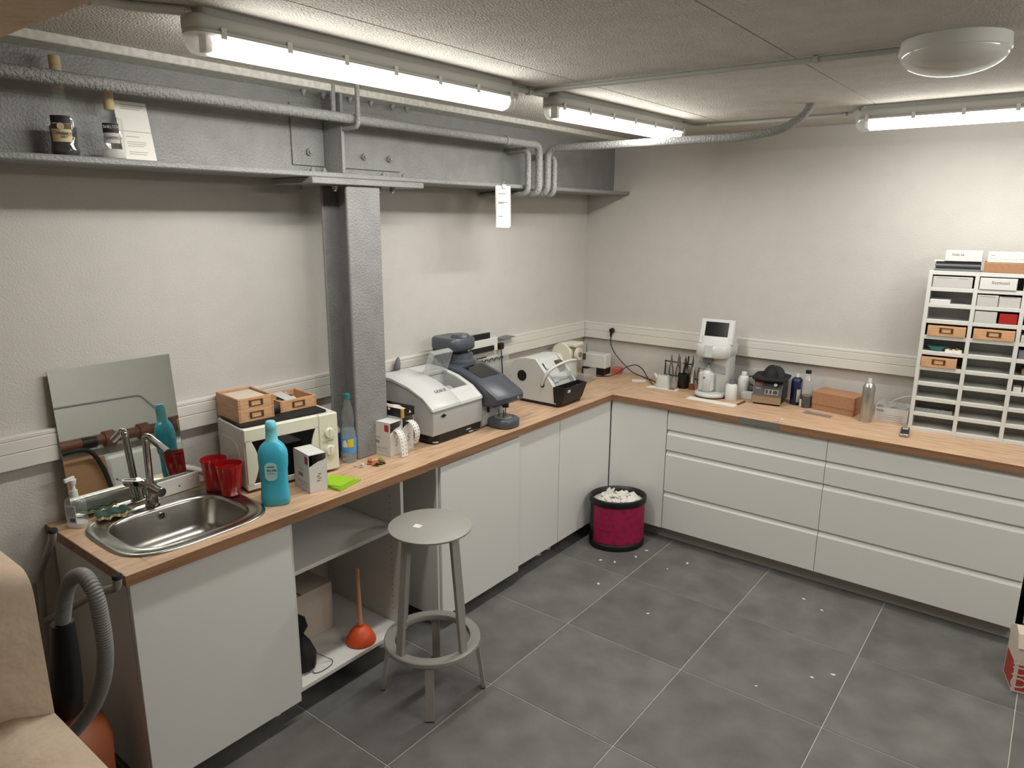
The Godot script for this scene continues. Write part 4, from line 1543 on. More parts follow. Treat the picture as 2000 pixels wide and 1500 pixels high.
func blocker() -> void:
	var o := Vector3(0.32, 0, 1.65)
	var t := thing("lens_blocker", "dark slate lens blocking machine with tilted black screen right of the edger", "machine", Vector3(o.x, YT, o.z))
	var X := func(x: float, y: float) -> Vector2: return Vector2(x - o.x, y - YT)
	var z0 := 1.535 - o.z
	var z1 := 1.762 - o.z
	var s := S()
	# lower light body
	prism(s, [X.call(0.10, 0.925), X.call(0.455, 0.925), X.call(0.465, 0.94), X.call(0.465, 1.065), X.call(0.10, 1.065)], 2, z0 + 0.02, z1 - 0.004, false, 0.004)
	part(t, "body", s, M.machine_grey)
	# console
	s = S()
	prism(s, [X.call(0.10, 1.060), X.call(0.43, 1.060), X.call(0.455, 1.045), X.call(0.55, 1.050), X.call(0.583, 1.070), X.call(0.588, 1.098), X.call(0.575, 1.116), X.call(0.44, 1.190), X.call(0.30, 1.235), X.call(0.22, 1.243), X.call(0.10, 1.243)], 2, z0, z1, true, 0.012)
	var con := part(t, "console", s, M.slate)
	# screen on the slope between (0.30, 1.235) and (0.44, 1.190)
	s = S()
	var d := Vector3(0.14, -0.045, 0).normalized()
	var xf := Transform3D(Basis(d, Vector3(-d.y, d.x, 0), Vector3.BACK), Vector3(0.302 - o.x, 1.2352 - YT, 0))
	box(s, Vector3(0.004, -0.002, z0 + 0.035), Vector3(0.142, 0.0012, z1 - 0.035), 0.0006, xf)
	part(con, "screen", s, M.screen)
	s = S()
	box(s, Vector3(0.165, -0.030, -0.012), Vector3(0.175, -0.0285, 0.010), 0.0, Transform3D(Basis(Vector3(0.135, -0.074, 0).normalized(), Vector3(0.074, 0.135, 0).normalized(), Vector3.BACK), Vector3(0.302 - o.x, 1.2352 - YT, 0)))
	part(con, "badge", s, M.pale_grey)
	# drum and tower head
	s = S()
	lathe(s, [Vector2(0, 0.0), Vector2(0.080, 0.0), Vector2(0.078, 0.02), Vector2(0.066, 0.028), Vector2(0.062, 0.058), Vector2(0, 0.060)], 32, Transform3D(Basis(), Vector3(0.225 - o.x, 1.236 - YT, 1.645 - o.z)))
	part(t, "lens_drum", s, M.slate)
	s = S()
	cyl(s, Vector3(0.215 - o.x, 1.292 - YT, 1.645 - o.z), Vector3(0.215 - o.x, 1.315 - YT, 1.645 - o.z), 0.045)
	box(s, Vector3(0.09 - o.x, 1.24 - YT, 1.57 - o.z), Vector3(0.17 - o.x, 1.32 - YT, 1.745 - o.z), 0.006)
	part(t, "optic", s, M.black)
	s = S()
	prism(s, rrect(0.205, 0.20, 0.055, 6, 0.175 - o.x, 1.66 - o.z), 1, 1.312 - YT, 1.385 - YT, true, 0.012)
	part(t, "head", s, M.slate)
	s = S()
	cyl(s, Vector3(0.215 - o.x, 1.383 - YT, 1.645 - o.z), Vector3(0.215 - o.x, 1.400 - YT, 1.645 - o.z), 0.055, 0.048, 32, 0.004)
	part(t, "head_cap", s, M.slate)
	# foot puck with pins
	s = S()
	prism(s, rrect(0.165, 0.155, 0.06, 7, 0.520 - o.x, 1.638 - o.z), 1, 0.0, 0.050, true, 0.008)
	var pk := part(t, "puck", s, M.slate)
	s = S()
	cyl(s, Vector3(0.515 - o.x, 0.049, 1.638 - o.z), Vector3(0.515 - o.x, 0.0525, 1.638 - o.z), 0.050)
	part(pk, "platen", s, M.pale_grey)
	for k in 3:
		s = S()
		var a := TAU * k / 3 + 0.5
		cyl(s, Vector3(0.515 - o.x + 0.020 * cos(a), 0.052, 1.638 - o.z + 0.026 * sin(a)), Vector3(0.515 - o.x + 0.020 * cos(a), 0.092, 1.638 - o.z + 0.026 * sin(a)), 0.0026)
		part(pk, "pin", s, M.black)
	# arm and clear tube under the nose
	s = S()
	cyl(s, Vector3(0.535 - o.x, 0.108, 1.638 - o.z), Vector3(0.535 - o.x, 0.130, 1.638 - o.z), 0.018)
	part(t, "plunger_arm", s, M.black)
	s = S()
	box(s, Vector3(0.465 - o.x, 0.082, 1.70 - o.z), Vector3(0.475 - o.x, 0.120, 1.712 - o.z))
	part(t, "clamp", s, M.black)
	s = S()
	cyl(s, Vector3(0.589 - o.x, 0.165, 1.600 - o.z), Vector3(0.592 - o.x, 0.165, 1.600 - o.z), 0.008)
	part(con, "key_button", s, M.chrome)

func hand_grinder() -> void:
	var o := Vector3(0.35, 0, 1.0)
	var t := thing("hand_grinder", "white hand edging grinder with black tray and round vents", "machine", Vector3(o.x, YT, o.z))
	var X := func(x: float, y: float) -> Vector2: return Vector2(x - o.x, y - YT)
	var za := 0.885 - o.z
	var zb := 1.142 - o.z
	var side := [X.call(0.190, 0.938), X.call(0.528, 0.938), X.call(0.526, 1.000), X.call(0.505, 1.052), X.call(0.462, 1.106), X.call(0.376, 1.200), X.call(0.30, 1.200), X.call(0.252, 1.192), X.call(0.212, 1.175), X.call(0.193, 1.145)]
	var s := S()
	# two cheeks with a lower middle: the wheel bay
	prism(s, side, 2, zb - 0.030, zb, true, 0.003)
	prism(s, side, 2, za, za + 0.020, true, 0.003)
	var mid := [X.call(0.190, 0.938), X.call(0.500, 0.938), X.call(0.495, 1.01), X.call(0.42, 1.115), X.call(0.365, 1.190), X.call(0.30, 1.196), X.call(0.252, 1.190), X.call(0.212, 1.173), X.call(0.193, 1.145)]
	prism(s, mid, 2, za + 0.020, zb - 0.030, true)
	part(t, "body", s, M.machine_white)
	s = S()
	box(s, Vector3(0.185 - o.x, 0.0, za + 0.005), Vector3(0.545 - o.x, 0.018, zb - 0.004), 0.003)
	part(t, "base", s, M.rubber)
	for q in [[0.274, 1.085, 0.034], [0.430, 1.046, 0.0145]]:
		s = S()
		cyl(s, Vector3(q[0] - o.x, q[1] - YT, zb), Vector3(q[0] - o.x, q[1] - YT, zb + 0.003), q[2], q[2], 32)
		var v := part(t, "vent", s, M.black)
		if q[2] > 0.02:
			for k in 5:
				s = S()
				lathe(s, [Vector2(0.005 + 0.006 * k, 0), Vector2(0.005 + 0.006 * k, 0.001), Vector2(0.0065 + 0.006 * k, 0.001), Vector2(0.0065 + 0.006 * k, 0)], 24, Transform3D(Basis(Vector3.RIGHT, PI / 2), Vector3(q[0] - o.x, q[1] - YT, zb + 0.003)))
				part(v, "grille_ring", s, M.rubber)
	# slots and wheels on the sloping front
	var dn := Vector3(0.495 - 0.365, 1.01 - 1.190, 0).normalized()
	var nn := Vector3(-dn.y, dn.x, 0)
	var xf := Transform3D(Basis(dn, nn, Vector3.BACK), Vector3(0.385 - o.x, 1.163 - YT, 0))
	for q in [[0.0, 0.045, zb - 0.062, zb - 0.038], [0.09, 0.16, zb - 0.068, zb - 0.040]]:
		s = S()
		box(s, Vector3(q[0], -0.012, q[2]), Vector3(q[1], 0.006, q[3]), 0.001, xf)
		part(t, "slot", s, M.black)
	s = S()
	box(s, Vector3(0.035, -0.01, zb - 0.115), Vector3(0.14, 0.012, zb - 0.07), 0.003, xf)
	box(s, Vector3(0.035, -0.01, zb - 0.165), Vector3(0.13, 0.008, zb - 0.118), 0.003, xf)
	part(t, "work_rest", s, M.machine_white)
	s = S()
	cyl(s, xf * Vector3(0.04, -0.01, za + 0.03), xf * Vector3(0.04, -0.01, za + 0.075), 0.042, 0.042, 32)
	part(t, "grinding_wheel", s, M.brown_band)
	# handle arc with the clear shield
	s = S()
	var arc := curve([Vector3(0.430, 1.046, 1.150), Vector3(0.452, 1.10, 1.150), Vector3(0.478, 1.148, 1.12), Vector3(0.498, 1.172, 1.05), Vector3(0.506, 1.180, 0.96), Vector3(0.502, 1.172, 0.89)].map(func(v): return v - Vector3(o.x, YT, o.z)), 8)
	tube(s, arc, 0.0085, 12)
	part(t, "shield_arm", s, M.machine_white)
	s = S()
	var rings := []
	for i in range(12, arc.size()):
		var p: Vector3 = arc[i]
		rings.append([p + Vector3(0.001, -0.004, 0), p + Vector3(0.001, -0.004, 0) + Vector3(0.012, -0.09, 0), p + Vector3(0.010, -0.094, 0), p + Vector3(-0.001, -0.004, 0)])
	loft(s, rings, true, true, false)
	part(t, "shield", s, M.clear_cover)
	# black tray, hollow on top
	s = S()
	var tr := []
	for q in [[0.004, 0.522, 0.548, 0.895, 1.138], [0.03, 0.518, 0.565, 0.885, 1.145], [0.125, 0.512, 0.592, 0.872, 1.150]]:
		tr.append([Vector3(q[1] - o.x, q[0], q[4] - o.z), Vector3(q[2] - o.x, q[0], q[4] - 0.02 - o.z), Vector3(q[2] - o.x, q[0], q[3] + 0.02 - o.z), Vector3(q[1] - o.x, q[0], q[3] - o.z)])
	tr.append([Vector3(0.516 - o.x, 0.125, 1.144 - o.z), Vector3(0.586 - o.x, 0.125, 1.125 - o.z), Vector3(0.586 - o.x, 0.125, 0.897 - o.z), Vector3(0.516 - o.x, 0.125, 0.878 - o.z)])
	tr.append([Vector3(0.520 - o.x, 0.085, 1.13 - o.z), Vector3(0.570 - o.x, 0.085, 1.115 - o.z), Vector3(0.570 - o.x, 0.085, 0.907 - o.z), Vector3(0.520 - o.x, 0.085, 0.892 - o.z)])
	loft(s, tr, true, true, false)
	var b := part(t, "tray", s, M.black)
	s = S()
	box(s, Vector3(0.583 - o.x, 0.092, 1.075 - o.z), Vector3(0.590 - o.x, 0.108, 1.100 - o.z))
	part(b, "badge", s, M.paper_grey)

func corner_gear() -> void:
	# polishing machine in the corner
	var o := Vector3(0.135, 0, 0.45)
	var t := thing("polishing_machine", "off-white polishing machine with felt disc in the corner of the counter", "machine", Vector3(o.x, YT, o.z), 0.08)
	var s := S()
	box(s, Vector3(-0.10, 0.0, -0.13), Vector3(0.16, 0.016, 0.16), 0.003)
	part(t, "base", s, M.black)
	s = S()
	var pr := []
	for i in 9:
		var a := PI * i / 8
		pr.append(Vector2(-0.005 + 0.075 * cos(a), 0.19 + 0.075 * sin(a)))
	pr.append(Vector2(-0.08, 0.016))
	pr.append(Vector2(0.07, 0.016))
	prism(s, pr, 2, -0.055, 0.055, true, 0.004)
	part(t, "motor_housing", s, M.cream)
	s = S()
	cyl(s, Vector3(-0.03, 0.150, 0.055), Vector3(-0.03, 0.150, 0.175), 0.046, 0.043, 32, 0.004)
	part(t, "motor", s, M.cream)
	s = S()
	box(s, Vector3(0.0, 0.242, -0.075), Vector3(0.105, 0.268, 0.045), 0.008)
	part(t, "hood", s, M.cream)
	s = S()
	cyl(s, Vector3(0.092, 0.190, 0.0), Vector3(0.116, 0.190, 0.0), 0.047, 0.044, 32, 0.003)
	part(t, "felt_disc", s, M.felt)
	s = S()
	cyl(s, Vector3(0.116, 0.190, 0.0), Vector3(0.124, 0.190, 0.0), 0.019, 0.016, 20)
	part(t, "hub", s, M.hub_blue)
	s = S()
	cyl(s, Vector3(0.05, 0.190, 0), Vector3(0.093, 0.190, 0.0), 0.010)
	part(t, "spindle", s, M.chrome)
	s = S()
	box(s, Vector3(0.10, 0.016, -0.09), Vector3(0.20, 0.075, -0.086))
	box(s, Vector3(0.10, 0.016, 0.085), Vector3(0.20, 0.075, 0.089))
	box(s, Vector3(0.198, 0.016, -0.09), Vector3(0.202, 0.105, 0.089))
	part(t, "splash_guard", s, M.clear_cover)
	# small white control box on the wall side
	t = thing("control_box", "small white electrical box standing in the very corner", "box", Vector3(0.225, YT, 0.135), 0.1)
	s = S()
	box(s, Vector3(-0.105, 0.05, -0.045), Vector3(0.075, 0.15, 0.055), 0.004)
	part(t, "box", s, M.white_plastic)
	s = S()
	box(s, Vector3(-0.11, 0.0, -0.05), Vector3(0.07, 0.05, 0.06), 0.003)
	part(t, "stand", s, M.black)
	s = S()
	cyl(s, Vector3(-0.095, 0.15, 0.02), Vector3(-0.095, 0.215, 0.02), 0.0022)
	part(t, "rod", s, M.black)
	s = S()
	box(s, Vector3(-0.107, 0.105, 0.055), Vector3(-0.082, 0.150, 0.060))
	part(t, "switch", s, M.brown_band)
	t = thing("orange_block", "stack of salmon pink buffing blocks right of the corner box", "block", Vector3(0.335, YT, 0.062), 0.2)
	for k in 3:
		s = S()
		box(s, Vector3(-0.032 + 0.003 * k, 0.0165 * k, -0.03), Vector3(0.032 + 0.002 * k, 0.0165 * k + 0.0155, 0.03), 0.003)
		part(t, "slab", s, M.leaf_red)
	# clear sample holder with black rings leaning behind the grinder
	t = thing("frame_holder", "clear plastic sheet holding black rings behind the hand grinder", "holder", Vector3(0.075, YT, 1.205), 0)
	t.rotation = Vector3(0, 0, 0.10)
	s = S()
	box(s, Vector3(0, 0, -0.21), Vector3(0.003, 0.265, 0.13), 0.001)
	part(t, "sheet", s, M.clear_cover)
	for k in 9:
		s = S()
		var c := Vector3(0.008, 0.235, 0.075 - 0.05 * k) if k < 5 else Vector3(0.008, 0.19 - 0.045 * (k - 5), 0.112)
		var arc := []
		for i in 9:
			var a := -0.4 + 3.6 * i / 8
			arc.append(c + Vector3(0.004 * sin(a), 0.014 * sin(a), 0.017 * cos(a)))
		tube(s, arc, 0.0028, 6)
		part(t, "ring", s, M.black)
	s = S()
	box(s, Vector3(0.001, 0.262, 0.02), Vector3(0.010, 0.268, 0.11))
	part(t, "clip", s, M.rubber)

func back_counter() -> void:
	# lens meter
	var t := thing("lens_meter", "white lens meter with small black screen and four keys on the back counter", "machine", Vector3(1.135, YT, 0.22), 0.10)
	var s := S()
	# base plate, rounded at the front
	var bp := []
	for i in 13:
		var a := PI * i / 12
		bp.append(Vector2(0.098 * cos(a), 0.06 + 0.085 * sin(a)))
	bp.append(Vector2(-0.098, -0.12))
	bp.append(Vector2(0.098, -0.12))
	prism(s, bp, 1, 0.006, 0.030, true, 0.006)
	part(t, "base", s, M.machine_white)
	s = S()
	prism(s, bp.map(func(v): return v * 0.97), 1, 0.0, 0.007, true)
	part(t, "foot", s, M.black)
	s = S()
	prism(s, rrect(0.19, 0.16, 0.02, 5, 0.008, -0.045), 1, 0.028, 0.385, true, 0.006)
	part(t, "column", s, M.machine_white)
	s = S()
	box(s, Vector3(-0.075, 0.030, 0.03), Vector3(0.02, 0.16, 0.085), 0.014)
	prism(s, rrect(0.062, 0.075, 0.020, 5, -0.022, 0.055), 1, 0.03, 0.170, true, 0.012)
	part(t, "lower_optic", s, M.machine_white)
	s = S()
	cyl(s, Vector3(-0.022, 0.168, 0.05), Vector3(-0.022, 0.186, 0.05), 0.024, 0.017, 24)
	cyl(s, Vector3(-0.022, 0.186, 0.05), Vector3(-0.022, 0.204, 0.05), 0.011, 0.008, 20)
	part(t, "lens_rest", s, M.pale_grey)
	s = S()
	cyl(s, Vector3(-0.034, 0.125, 0.0925), Vector3(-0.034, 0.125, 0.0945), 0.007)
	part(t, "emblem", s, M.flat_grey)
	# grey lens table
	s = S()
	prism(s, [Vector2(-0.118, 0.180), Vector2(-0.115, 0.222), Vector2(0.080, 0.200), Vector2(0.086, 0.150), Vector2(0.03, 0.158)], 2, 0.030, 0.042, false, 0.002)
	part(t, "lens_table", s, M.pale_grey)
	s = S()
	box(s, Vector3(-0.055, 0.222, 0.03), Vector3(0.002, 0.258, 0.075), 0.006)
	cyl(s, Vector3(-0.030, 0.205, 0.055), Vector3(-0.030, 0.225, 0.055), 0.012)
	part(t, "lens_marker", s, M.flat_grey)
	# upper head
	s = S()
	var hp := []
	for i in 9:
		var a := PI * i / 8
		hp.append(Vector2(0.110 * cos(a), 0.045 + 0.068 * pow(sin(a), 0.8)))
	hp.append(Vector2(-0.110, -0.12))
	hp.append(Vector2(0.110, -0.12))
	prism(s, hp, 1, 0.258, 0.335, true, 0.008)
	var hd := part(t, "head", s, M.machine_white)
	s = S()
	box(s, Vector3(-0.036, 0.262, 0.10), Vector3(0.012, 0.344, 0.118), 0.005)
	part(hd, "release_lever", s, M.machine_white)
	# tilted screen
	var xf := Transform3D(Basis(Vector3.RIGHT, -0.30), Vector3(0, 0.335, 0.035))
	s = S()
	box(s, Vector3(-0.108, 0.0, -0.045), Vector3(0.112, 0.165, 0.0), 0.008, xf)
	var sc := part(t, "display", s, M.machine_white)
	s = S()
	box(s, Vector3(-0.072, 0.045, -0.001), Vector3(0.075, 0.145, 0.001), 0.0, xf)
	part(sc, "screen", s, M.screen)
	for k in 4:
		s = S()
		cyl(s, xf * Vector3(-0.055 + 0.035 * k, 0.024, 0.0), xf * Vector3(-0.055 + 0.035 * k, 0.024, 0.003), 0.010, 0.009, 16)
		part(sc, "key", s, M.pale_grey)

	# frame heater: chrome front and black lid
	t = thing("frame_heater", "black and chrome frame heater with domed black lid beside the lens meter", "machine", Vector3(1.49, YT, 0.20), 0.14)
	s = S()
	# side profile (z, y)
	prism(s, [Vector2(-0.17, 0.008), Vector2(0.07, 0.008), Vector2(0.075, 0.055), Vector2(0.025, 0.150), Vector2(-0.17, 0.150)], 0, -0.085, 0.085, false, 0.003)
	part(t, "housing", s, M.black)
	var fd := Vector3(0, 0.150 - 0.055, 0.025 - 0.075).normalized()
	xf = Transform3D(Basis(Vector3.RIGHT, fd, Vector3.RIGHT.cross(fd)), Vector3(0, 0.057, 0.0745))
	s = S()
	box(s, Vector3(-0.083, 0.0, 0.0), Vector3(0.083, 0.104, 0.0025), 0.0, xf)
	var fp := part(t, "front_panel", s, M.dark_panel)
	s = S()
	box(s, Vector3(-0.085, -0.002, 0.0), Vector3(-0.080, 0.106, 0.004), 0.0, xf)
	box(s, Vector3(0.080, -0.002, 0.0), Vector3(0.085, 0.106, 0.004), 0.0, xf)
	box(s, Vector3(-0.085, -0.002, 0.0), Vector3(0.085, 0.002, 0.004), 0.0, xf)
	part(fp, "chrome_frame", s, M.chrome)
	s = S()
	box(s, Vector3(-0.086, 0.010, 0.0715), Vector3(0.086, 0.056, 0.0765), 0.002)
	part(t, "chrome_front", s, M.brushed)
	for k in 3:
		s = S()
		var x: float = [-0.002, 0.020, 0.048][k]
		var hw: float = [0.008, 0.008, 0.014][k]
		box(s, Vector3(x - hw - 0.002, 0.012, 0.0025), Vector3(x + hw + 0.002, 0.042, 0.0040), 0.0, xf)
		var sw := part(fp, "switch_frame", s, M.paper)
		s = S()
		box(s, Vector3(x - hw, 0.0145, 0.0040), Vector3(x + hw, 0.0395, 0.0065), 0.001, xf)
		part(sw, "rocker", s, M.black)
	s = S()
	cyl(s, xf * Vector3(0.045, 0.072, 0.0025), xf * Vector3(0.045, 0.072, 0.016), 0.013, 0.011, 20)
	var kb := part(fp, "dial", s, M.black)
	s = S()
	cyl(s, xf * Vector3(0.045, 0.072, 0.016), xf * Vector3(0.045, 0.072, 0.0175), 0.011, 0.010, 20)
	part(kb, "dial_cap", s, M.paper)
	s = S()
	for q in [[-0.072, -0.03, 0.078], [-0.072, -0.036, 0.068]]:
		box(s, Vector3(q[0], q[2], 0.0025), Vector3(q[1], q[2] + 0.006, 0.003), 0.0, xf)
	part(fp, "red_print", s, M.leaf_red)
	letters(fp, "lettering", "magic 2", 0.007, xf * Vector3(-0.072, 0.046, 0.003), Vector3.RIGHT, fd, M.paper)
	s = S()
	prism(s, [Vector2(-0.105, 0.02), Vector2(-0.095, 0.055), Vector2(-0.04, 0.085), Vector2(0.06, 0.080), Vector2(0.105, 0.05), Vector2(0.105, -0.13), Vector2(0.04, -0.18), Vector2(-0.06, -0.18), Vector2(-0.105, -0.13)], 1, 0.150, 0.165, false, 0.004)
	part(t, "lid", s, M.black_soft)
	s = S()
	var dm := []
	for q in [[0.163, 0.055, 0.075], [0.185, 0.050, 0.068], [0.205, 0.040, 0.055], [0.222, 0.026, 0.036], [0.230, 0.010, 0.014]]:
		dm.append(oval(0.0, q[0], -0.05, q[1], q[2], 24))
	loft(s, dm)
	part(t, "dome", s, M.black_soft)
	s = S()
	lathe(s, [Vector2(0.0, -0.003), Vector2(0.056, -0.003), Vector2(0.058, 0), Vector2(0.056, 0.003), Vector2(0, 0.003)], 28, Transform3D(Basis(Vector3(1, 0, 0), Vector3(0, 0.3, 1).normalized(), Vector3(0, 1, -0.3).normalized() * -1.0), Vector3(0.025, 0.178, -0.02)))
	part(t, "nozzle_plate", s, M.black)
	for x in [-0.07, 0.07]:
		for z in [-0.14, 0.05]:
			s = S()
			cyl(s, Vector3(x, 0, z), Vector3(x, 0.009, z), 0.010)
			part(t, "foot", s, M.rubber)

	# wax pot on a napkin, pliers rack, pen pot, brush
	s = S()
	prism(s, [Vector2(-0.10, -0.035), Vector2(0.10, -0.03), Vector2(0.105, 0.03), Vector2(0.04, 0.036), Vector2(-0.03, 0.03), Vector2(-0.11, 0.036)], 1, 0.0, 0.0015)
	single("napkin", s, M.paper, "white paper napkin under the small tapered grey pot", "napkin", Vector3(0.81, YT, 0.265), 0.1)
	t = thing("demo_pot", "small pale grey tapered pot with a spout on the napkin", "pot", Vector3(0.792, YT + 0.0016, 0.235), 0.1)
	s = S()
	var rr := []
	for q in [[0.0, 0.052, 0.038], [0.004, 0.053, 0.039], [0.075, 0.040, 0.030], [0.082, 0.036, 0.027]]:
		rr.append(oval(0, q[0], 0, q[1], q[2], 24, 3.0))
	loft(s, rr)
	part(t, "body", s, M.machine_white)
	s = S()
	tube(s, [Vector3(-0.032, 0.055, 0.01), Vector3(-0.062, 0.088, 0.014)], 0.013, 12, 0.8)
	part(t, "spout", s, M.machine_white)
	s = S()
	for k in 3:
		cyl(s, Vector3(-0.018 + 0.018 * k, 0.081, -0.004), Vector3(-0.018 + 0.018 * k, 0.085, -0.004), 0.004)
	part(t, "sockets", s, M.black)
	t = thing("glass_tumbler", "small clear glass behind the grey pot", "glass", Vector3(0.862, YT, 0.215))
	s = S()
	lathe(s, [Vector2(0, 0.0), Vector2(0.022, 0.0), Vector2(0.026, 0.075), Vector2(0.0245, 0.075), Vector2(0.0205, 0.004), Vector2(0, 0.004)], 24)
	part(t, "glass", s, M.bottle_glass)
	# pliers rack against the wall
	t = thing("pliers_rack", "wire rack of optician pliers behind the pen pot", "rack", Vector3(0.87, YT + 0.004, 0.085), 0.0)
	s = S()
	for y in [0.06, 0.155]:
		cyl(s, Vector3(-0.13, y, 0.03), Vector3(0.14, y - 0.005, 0.03), 0.004)
	for x in [-0.125, 0.135]:
		cyl(s, Vector3(x, 0, 0.04), Vector3(x, 0.16, 0.03), 0.004)
		cyl(s, Vector3(x, 0, 0.04), Vector3(x, 0.004, -0.05), 0.004)
	part(t, "frame", s, M.black)
	for k in 5:
		var pl := thing("pliers", ["steel pliers hanging leftmost on the rack", "steel pliers second from the left on the rack", "steel pliers in the middle of the rack", "steel pliers second from the right on the rack", "steel pliers hanging rightmost on the rack"][k], "pliers", Vector3(0.795 + 0.052 * k, YT + 0.155, 0.13), 0.1 * (k - 2), "pliers on the rack")
		s = S()
		for sd in [-1.0, 1.0]:
			tube(s, curve([Vector3(sd * 0.004, 0.0, 0), Vector3(sd * 0.015, -0.05, 0.0), Vector3(sd * 0.017, -0.09, 0.0), Vector3(sd * 0.010, -0.125, 0.0)], 4), 0.0045, 8)
		part(pl, "handles", s, M.steel)
		s = S()
		rr = []
		for q in [[-0.008, 0.010, 0.006], [0.006, 0.011, 0.006], [0.03 + 0.006 * (k % 3), 0.006, 0.004], [0.055 + 0.012 * (k % 2), 0.0022, 0.002]]:
			rr.append(oval(0, q[0], 0, q[1], q[2], 12))
		loft(s, rr)
		part(pl, "jaws", s, M.steel)
	s = S()
	prism(s, [Vector2(-0.030, 0.0), Vector2(0.032, 0.0), Vector2(0.026, 0.10), Vector2(0.010, 0.135), Vector2(-0.010, 0.125), Vector2(-0.024, 0.07)], 2, -0.003, 0.003, false, 0.001)
	var sp := single("grey_spatula", s, M.pale_grey, "flat grey plastic tool standing left of the pliers rack", "tool", Vector3(0.752, YT, 0.125), 0.1)
	sp.rotation = Vector3(-0.18, 0.1, 0)
	t = thing("pen_pot", "round black pot left of the lens meter", "pot", Vector3(0.905, YT, 0.165))
	s = S()
	lathe(s, [Vector2(0, 0), Vector2(0.037, 0), Vector2(0.038, 0.004), Vector2(0.039, 0.098), Vector2(0.036, 0.098), Vector2(0.035, 0.012), Vector2(0, 0.012)], 28)
	part(t, "pot", s, M.black)
	for k in 9:
		var a := TAU * k / 9 + 0.3
		var b := Vector3(0.905, YT, 0.165) + Vector3(cos(a) * 0.018, 0.014, sin(a) * 0.018)
		var e := Vector3(0.905, YT, 0.165) + Vector3(cos(a) * 0.036, 0.155 + 0.020 * ((k * 5) % 4), sin(a) * 0.03)
		var q := thing("screwdriver", "slim steel screwdriver standing in the black pot", "screwdriver", b, 0, "screwdrivers in the black pot")
		s = S()
		cyl(s, Vector3.ZERO, (e - b) * 0.55, 0.0018, 0.0018, 8)
		part(q, "shaft", s, M.steel)
		s = S()
		cyl(s, (e - b) * 0.5, e - b, 0.0045, 0.0055, 10)
		part(q, "grip", s, [M.steel, M.rubber, M.paper_grey][k % 3])
	t = thing("paint_brush", "flat brush with terracotta bristles and pale handle left of the lens meter", "brush", Vector3(0.975, YT, 0.185), 0.2)
	s = S()
	rr = []
	for q in [[0.0, 0.021, 0.010], [0.028, 0.018, 0.009], [0.046, 0.010, 0.008]]:
		rr.append(oval(0, q[0], 0, q[1], q[2], 16))
	loft(s, rr)
	part(t, "bristles", s, M.terracotta)
	s = S()
	cyl(s, Vector3(0, 0.044, 0), Vector3(0, 0.088, 0), 0.0105, 0.008, 16)
	part(t, "ferrule", s, M.cream)
	s = S()
	tube(s, curve([Vector3(0, 0.086, 0), Vector3(0.006, 0.13, 0), Vector3(0.010, 0.185, -0.01)], 4), 0.0045, 8)
	part(t, "handle", s, M.white_plastic)
	s = S()
	box(s, Vector3(-0.020, 0, -0.006), Vector3(0.020, 0.010, 0.006), 0.003)
	single("dark_clip", s, M.brown_band, "small dark clip lying between napkin and pen pot", "clip", Vector3(0.872, YT, 0.270), 0.1)
	s = S()
	box(s, Vector3(-0.048, 0, -0.035), Vector3(0.048, 0.0012, 0.035))
	single("note_card", s, M.paper, "blank white card on the corner worktop left of the napkin", "paper", Vector3(0.572, YT, 0.165), 0.55)
	s = S()
	box(s, Vector3(-0.16, 0, -0.035), Vector3(0.16, 0.0012, 0.035))
	single("paper_strip", s, M.paper, "long white paper strip in front of the lens meter", "paper", Vector3(1.205, YT, 0.405), -0.04)
	s = S()
	tube(s, [Vector3(-0.05, 0.004, 0.0), Vector3(0.0, 0.004, 0.001), Vector3(0.05, 0.005, 0.0)], 0.0045, 8, 1.5)
	single("brown_stick", s, M.brown_band, "dark brown stick lying before the white squeeze bottles", "stick", Vector3(1.368, YT, 0.335), PI / 2 - 0.1)
	# white squeeze bottles
	for k in 2:
		t = thing("squeeze_bottle", ["white squeeze bottle with dark cap nearest the worktop edge", "white squeeze bottle with white cap behind the dark-capped one"][k], "bottle", [Vector3(1.283, YT, 0.285), Vector3(1.305, YT, 0.135)][k], 0, "white squeeze bottles")
		s = S()
		lathe(s, [Vector2(0, 0), Vector2(0.034, 0), Vector2(0.036, 0.003), Vector2(0.036, 0.092), Vector2(0.030, 0.102), Vector2(0.012, 0.106), Vector2(0, 0.106)] if k == 0 else [Vector2(0, 0), Vector2(0.034, 0), Vector2(0.036, 0.003), Vector2(0.036, 0.115), Vector2(0.028, 0.132), Vector2(0.013, 0.138), Vector2(0, 0.138)], 28)
		part(t, "body", s, M.frost_white)
		s = S()
		if k == 0:
			cyl(s, Vector3(0, 0.105, 0), Vector3(0, 0.130, 0), 0.017, 0.016, 20)
			box(s, Vector3(-0.012, 0.128, -0.004), Vector3(0.014, 0.142, 0.004), 0.002)
			part(t, "cap", s, M.flat_grey)
		else:
			cyl(s, Vector3(0, 0.137, 0), Vector3(0, 0.160, 0), 0.018, 0.017, 20, 0.002)
			part(t, "cap", s, M.frost_white)
	s = S()
	box(s, Vector3(-0.035, 0, -0.025), Vector3(0.035, 0.045, 0.025), 0.003)
	single("small_carton", s, M.carton_white, "little white box between squeeze bottles and frame heater", "box", Vector3(1.352, YT, 0.185), 0.1)
	# blue aerosol, cola bottle, cardboard box, silver spray
	t = thing("aerosol_can", "navy blue aerosol can with white nozzle behind the cola bottle", "spray can", Vector3(1.634, YT, 0.128), 0.3)
	s = S()
	lathe(s, [Vector2(0, 0), Vector2(0.031, 0), Vector2(0.033, 0.004), Vector2(0.033, 0.145), Vector2(0.031, 0.150), Vector2(0.033, 0.153), Vector2(0.024, 0.166), Vector2(0.014, 0.172), Vector2(0, 0.172)], 32)
	part(t, "can", s, M.navy)
	s = S()
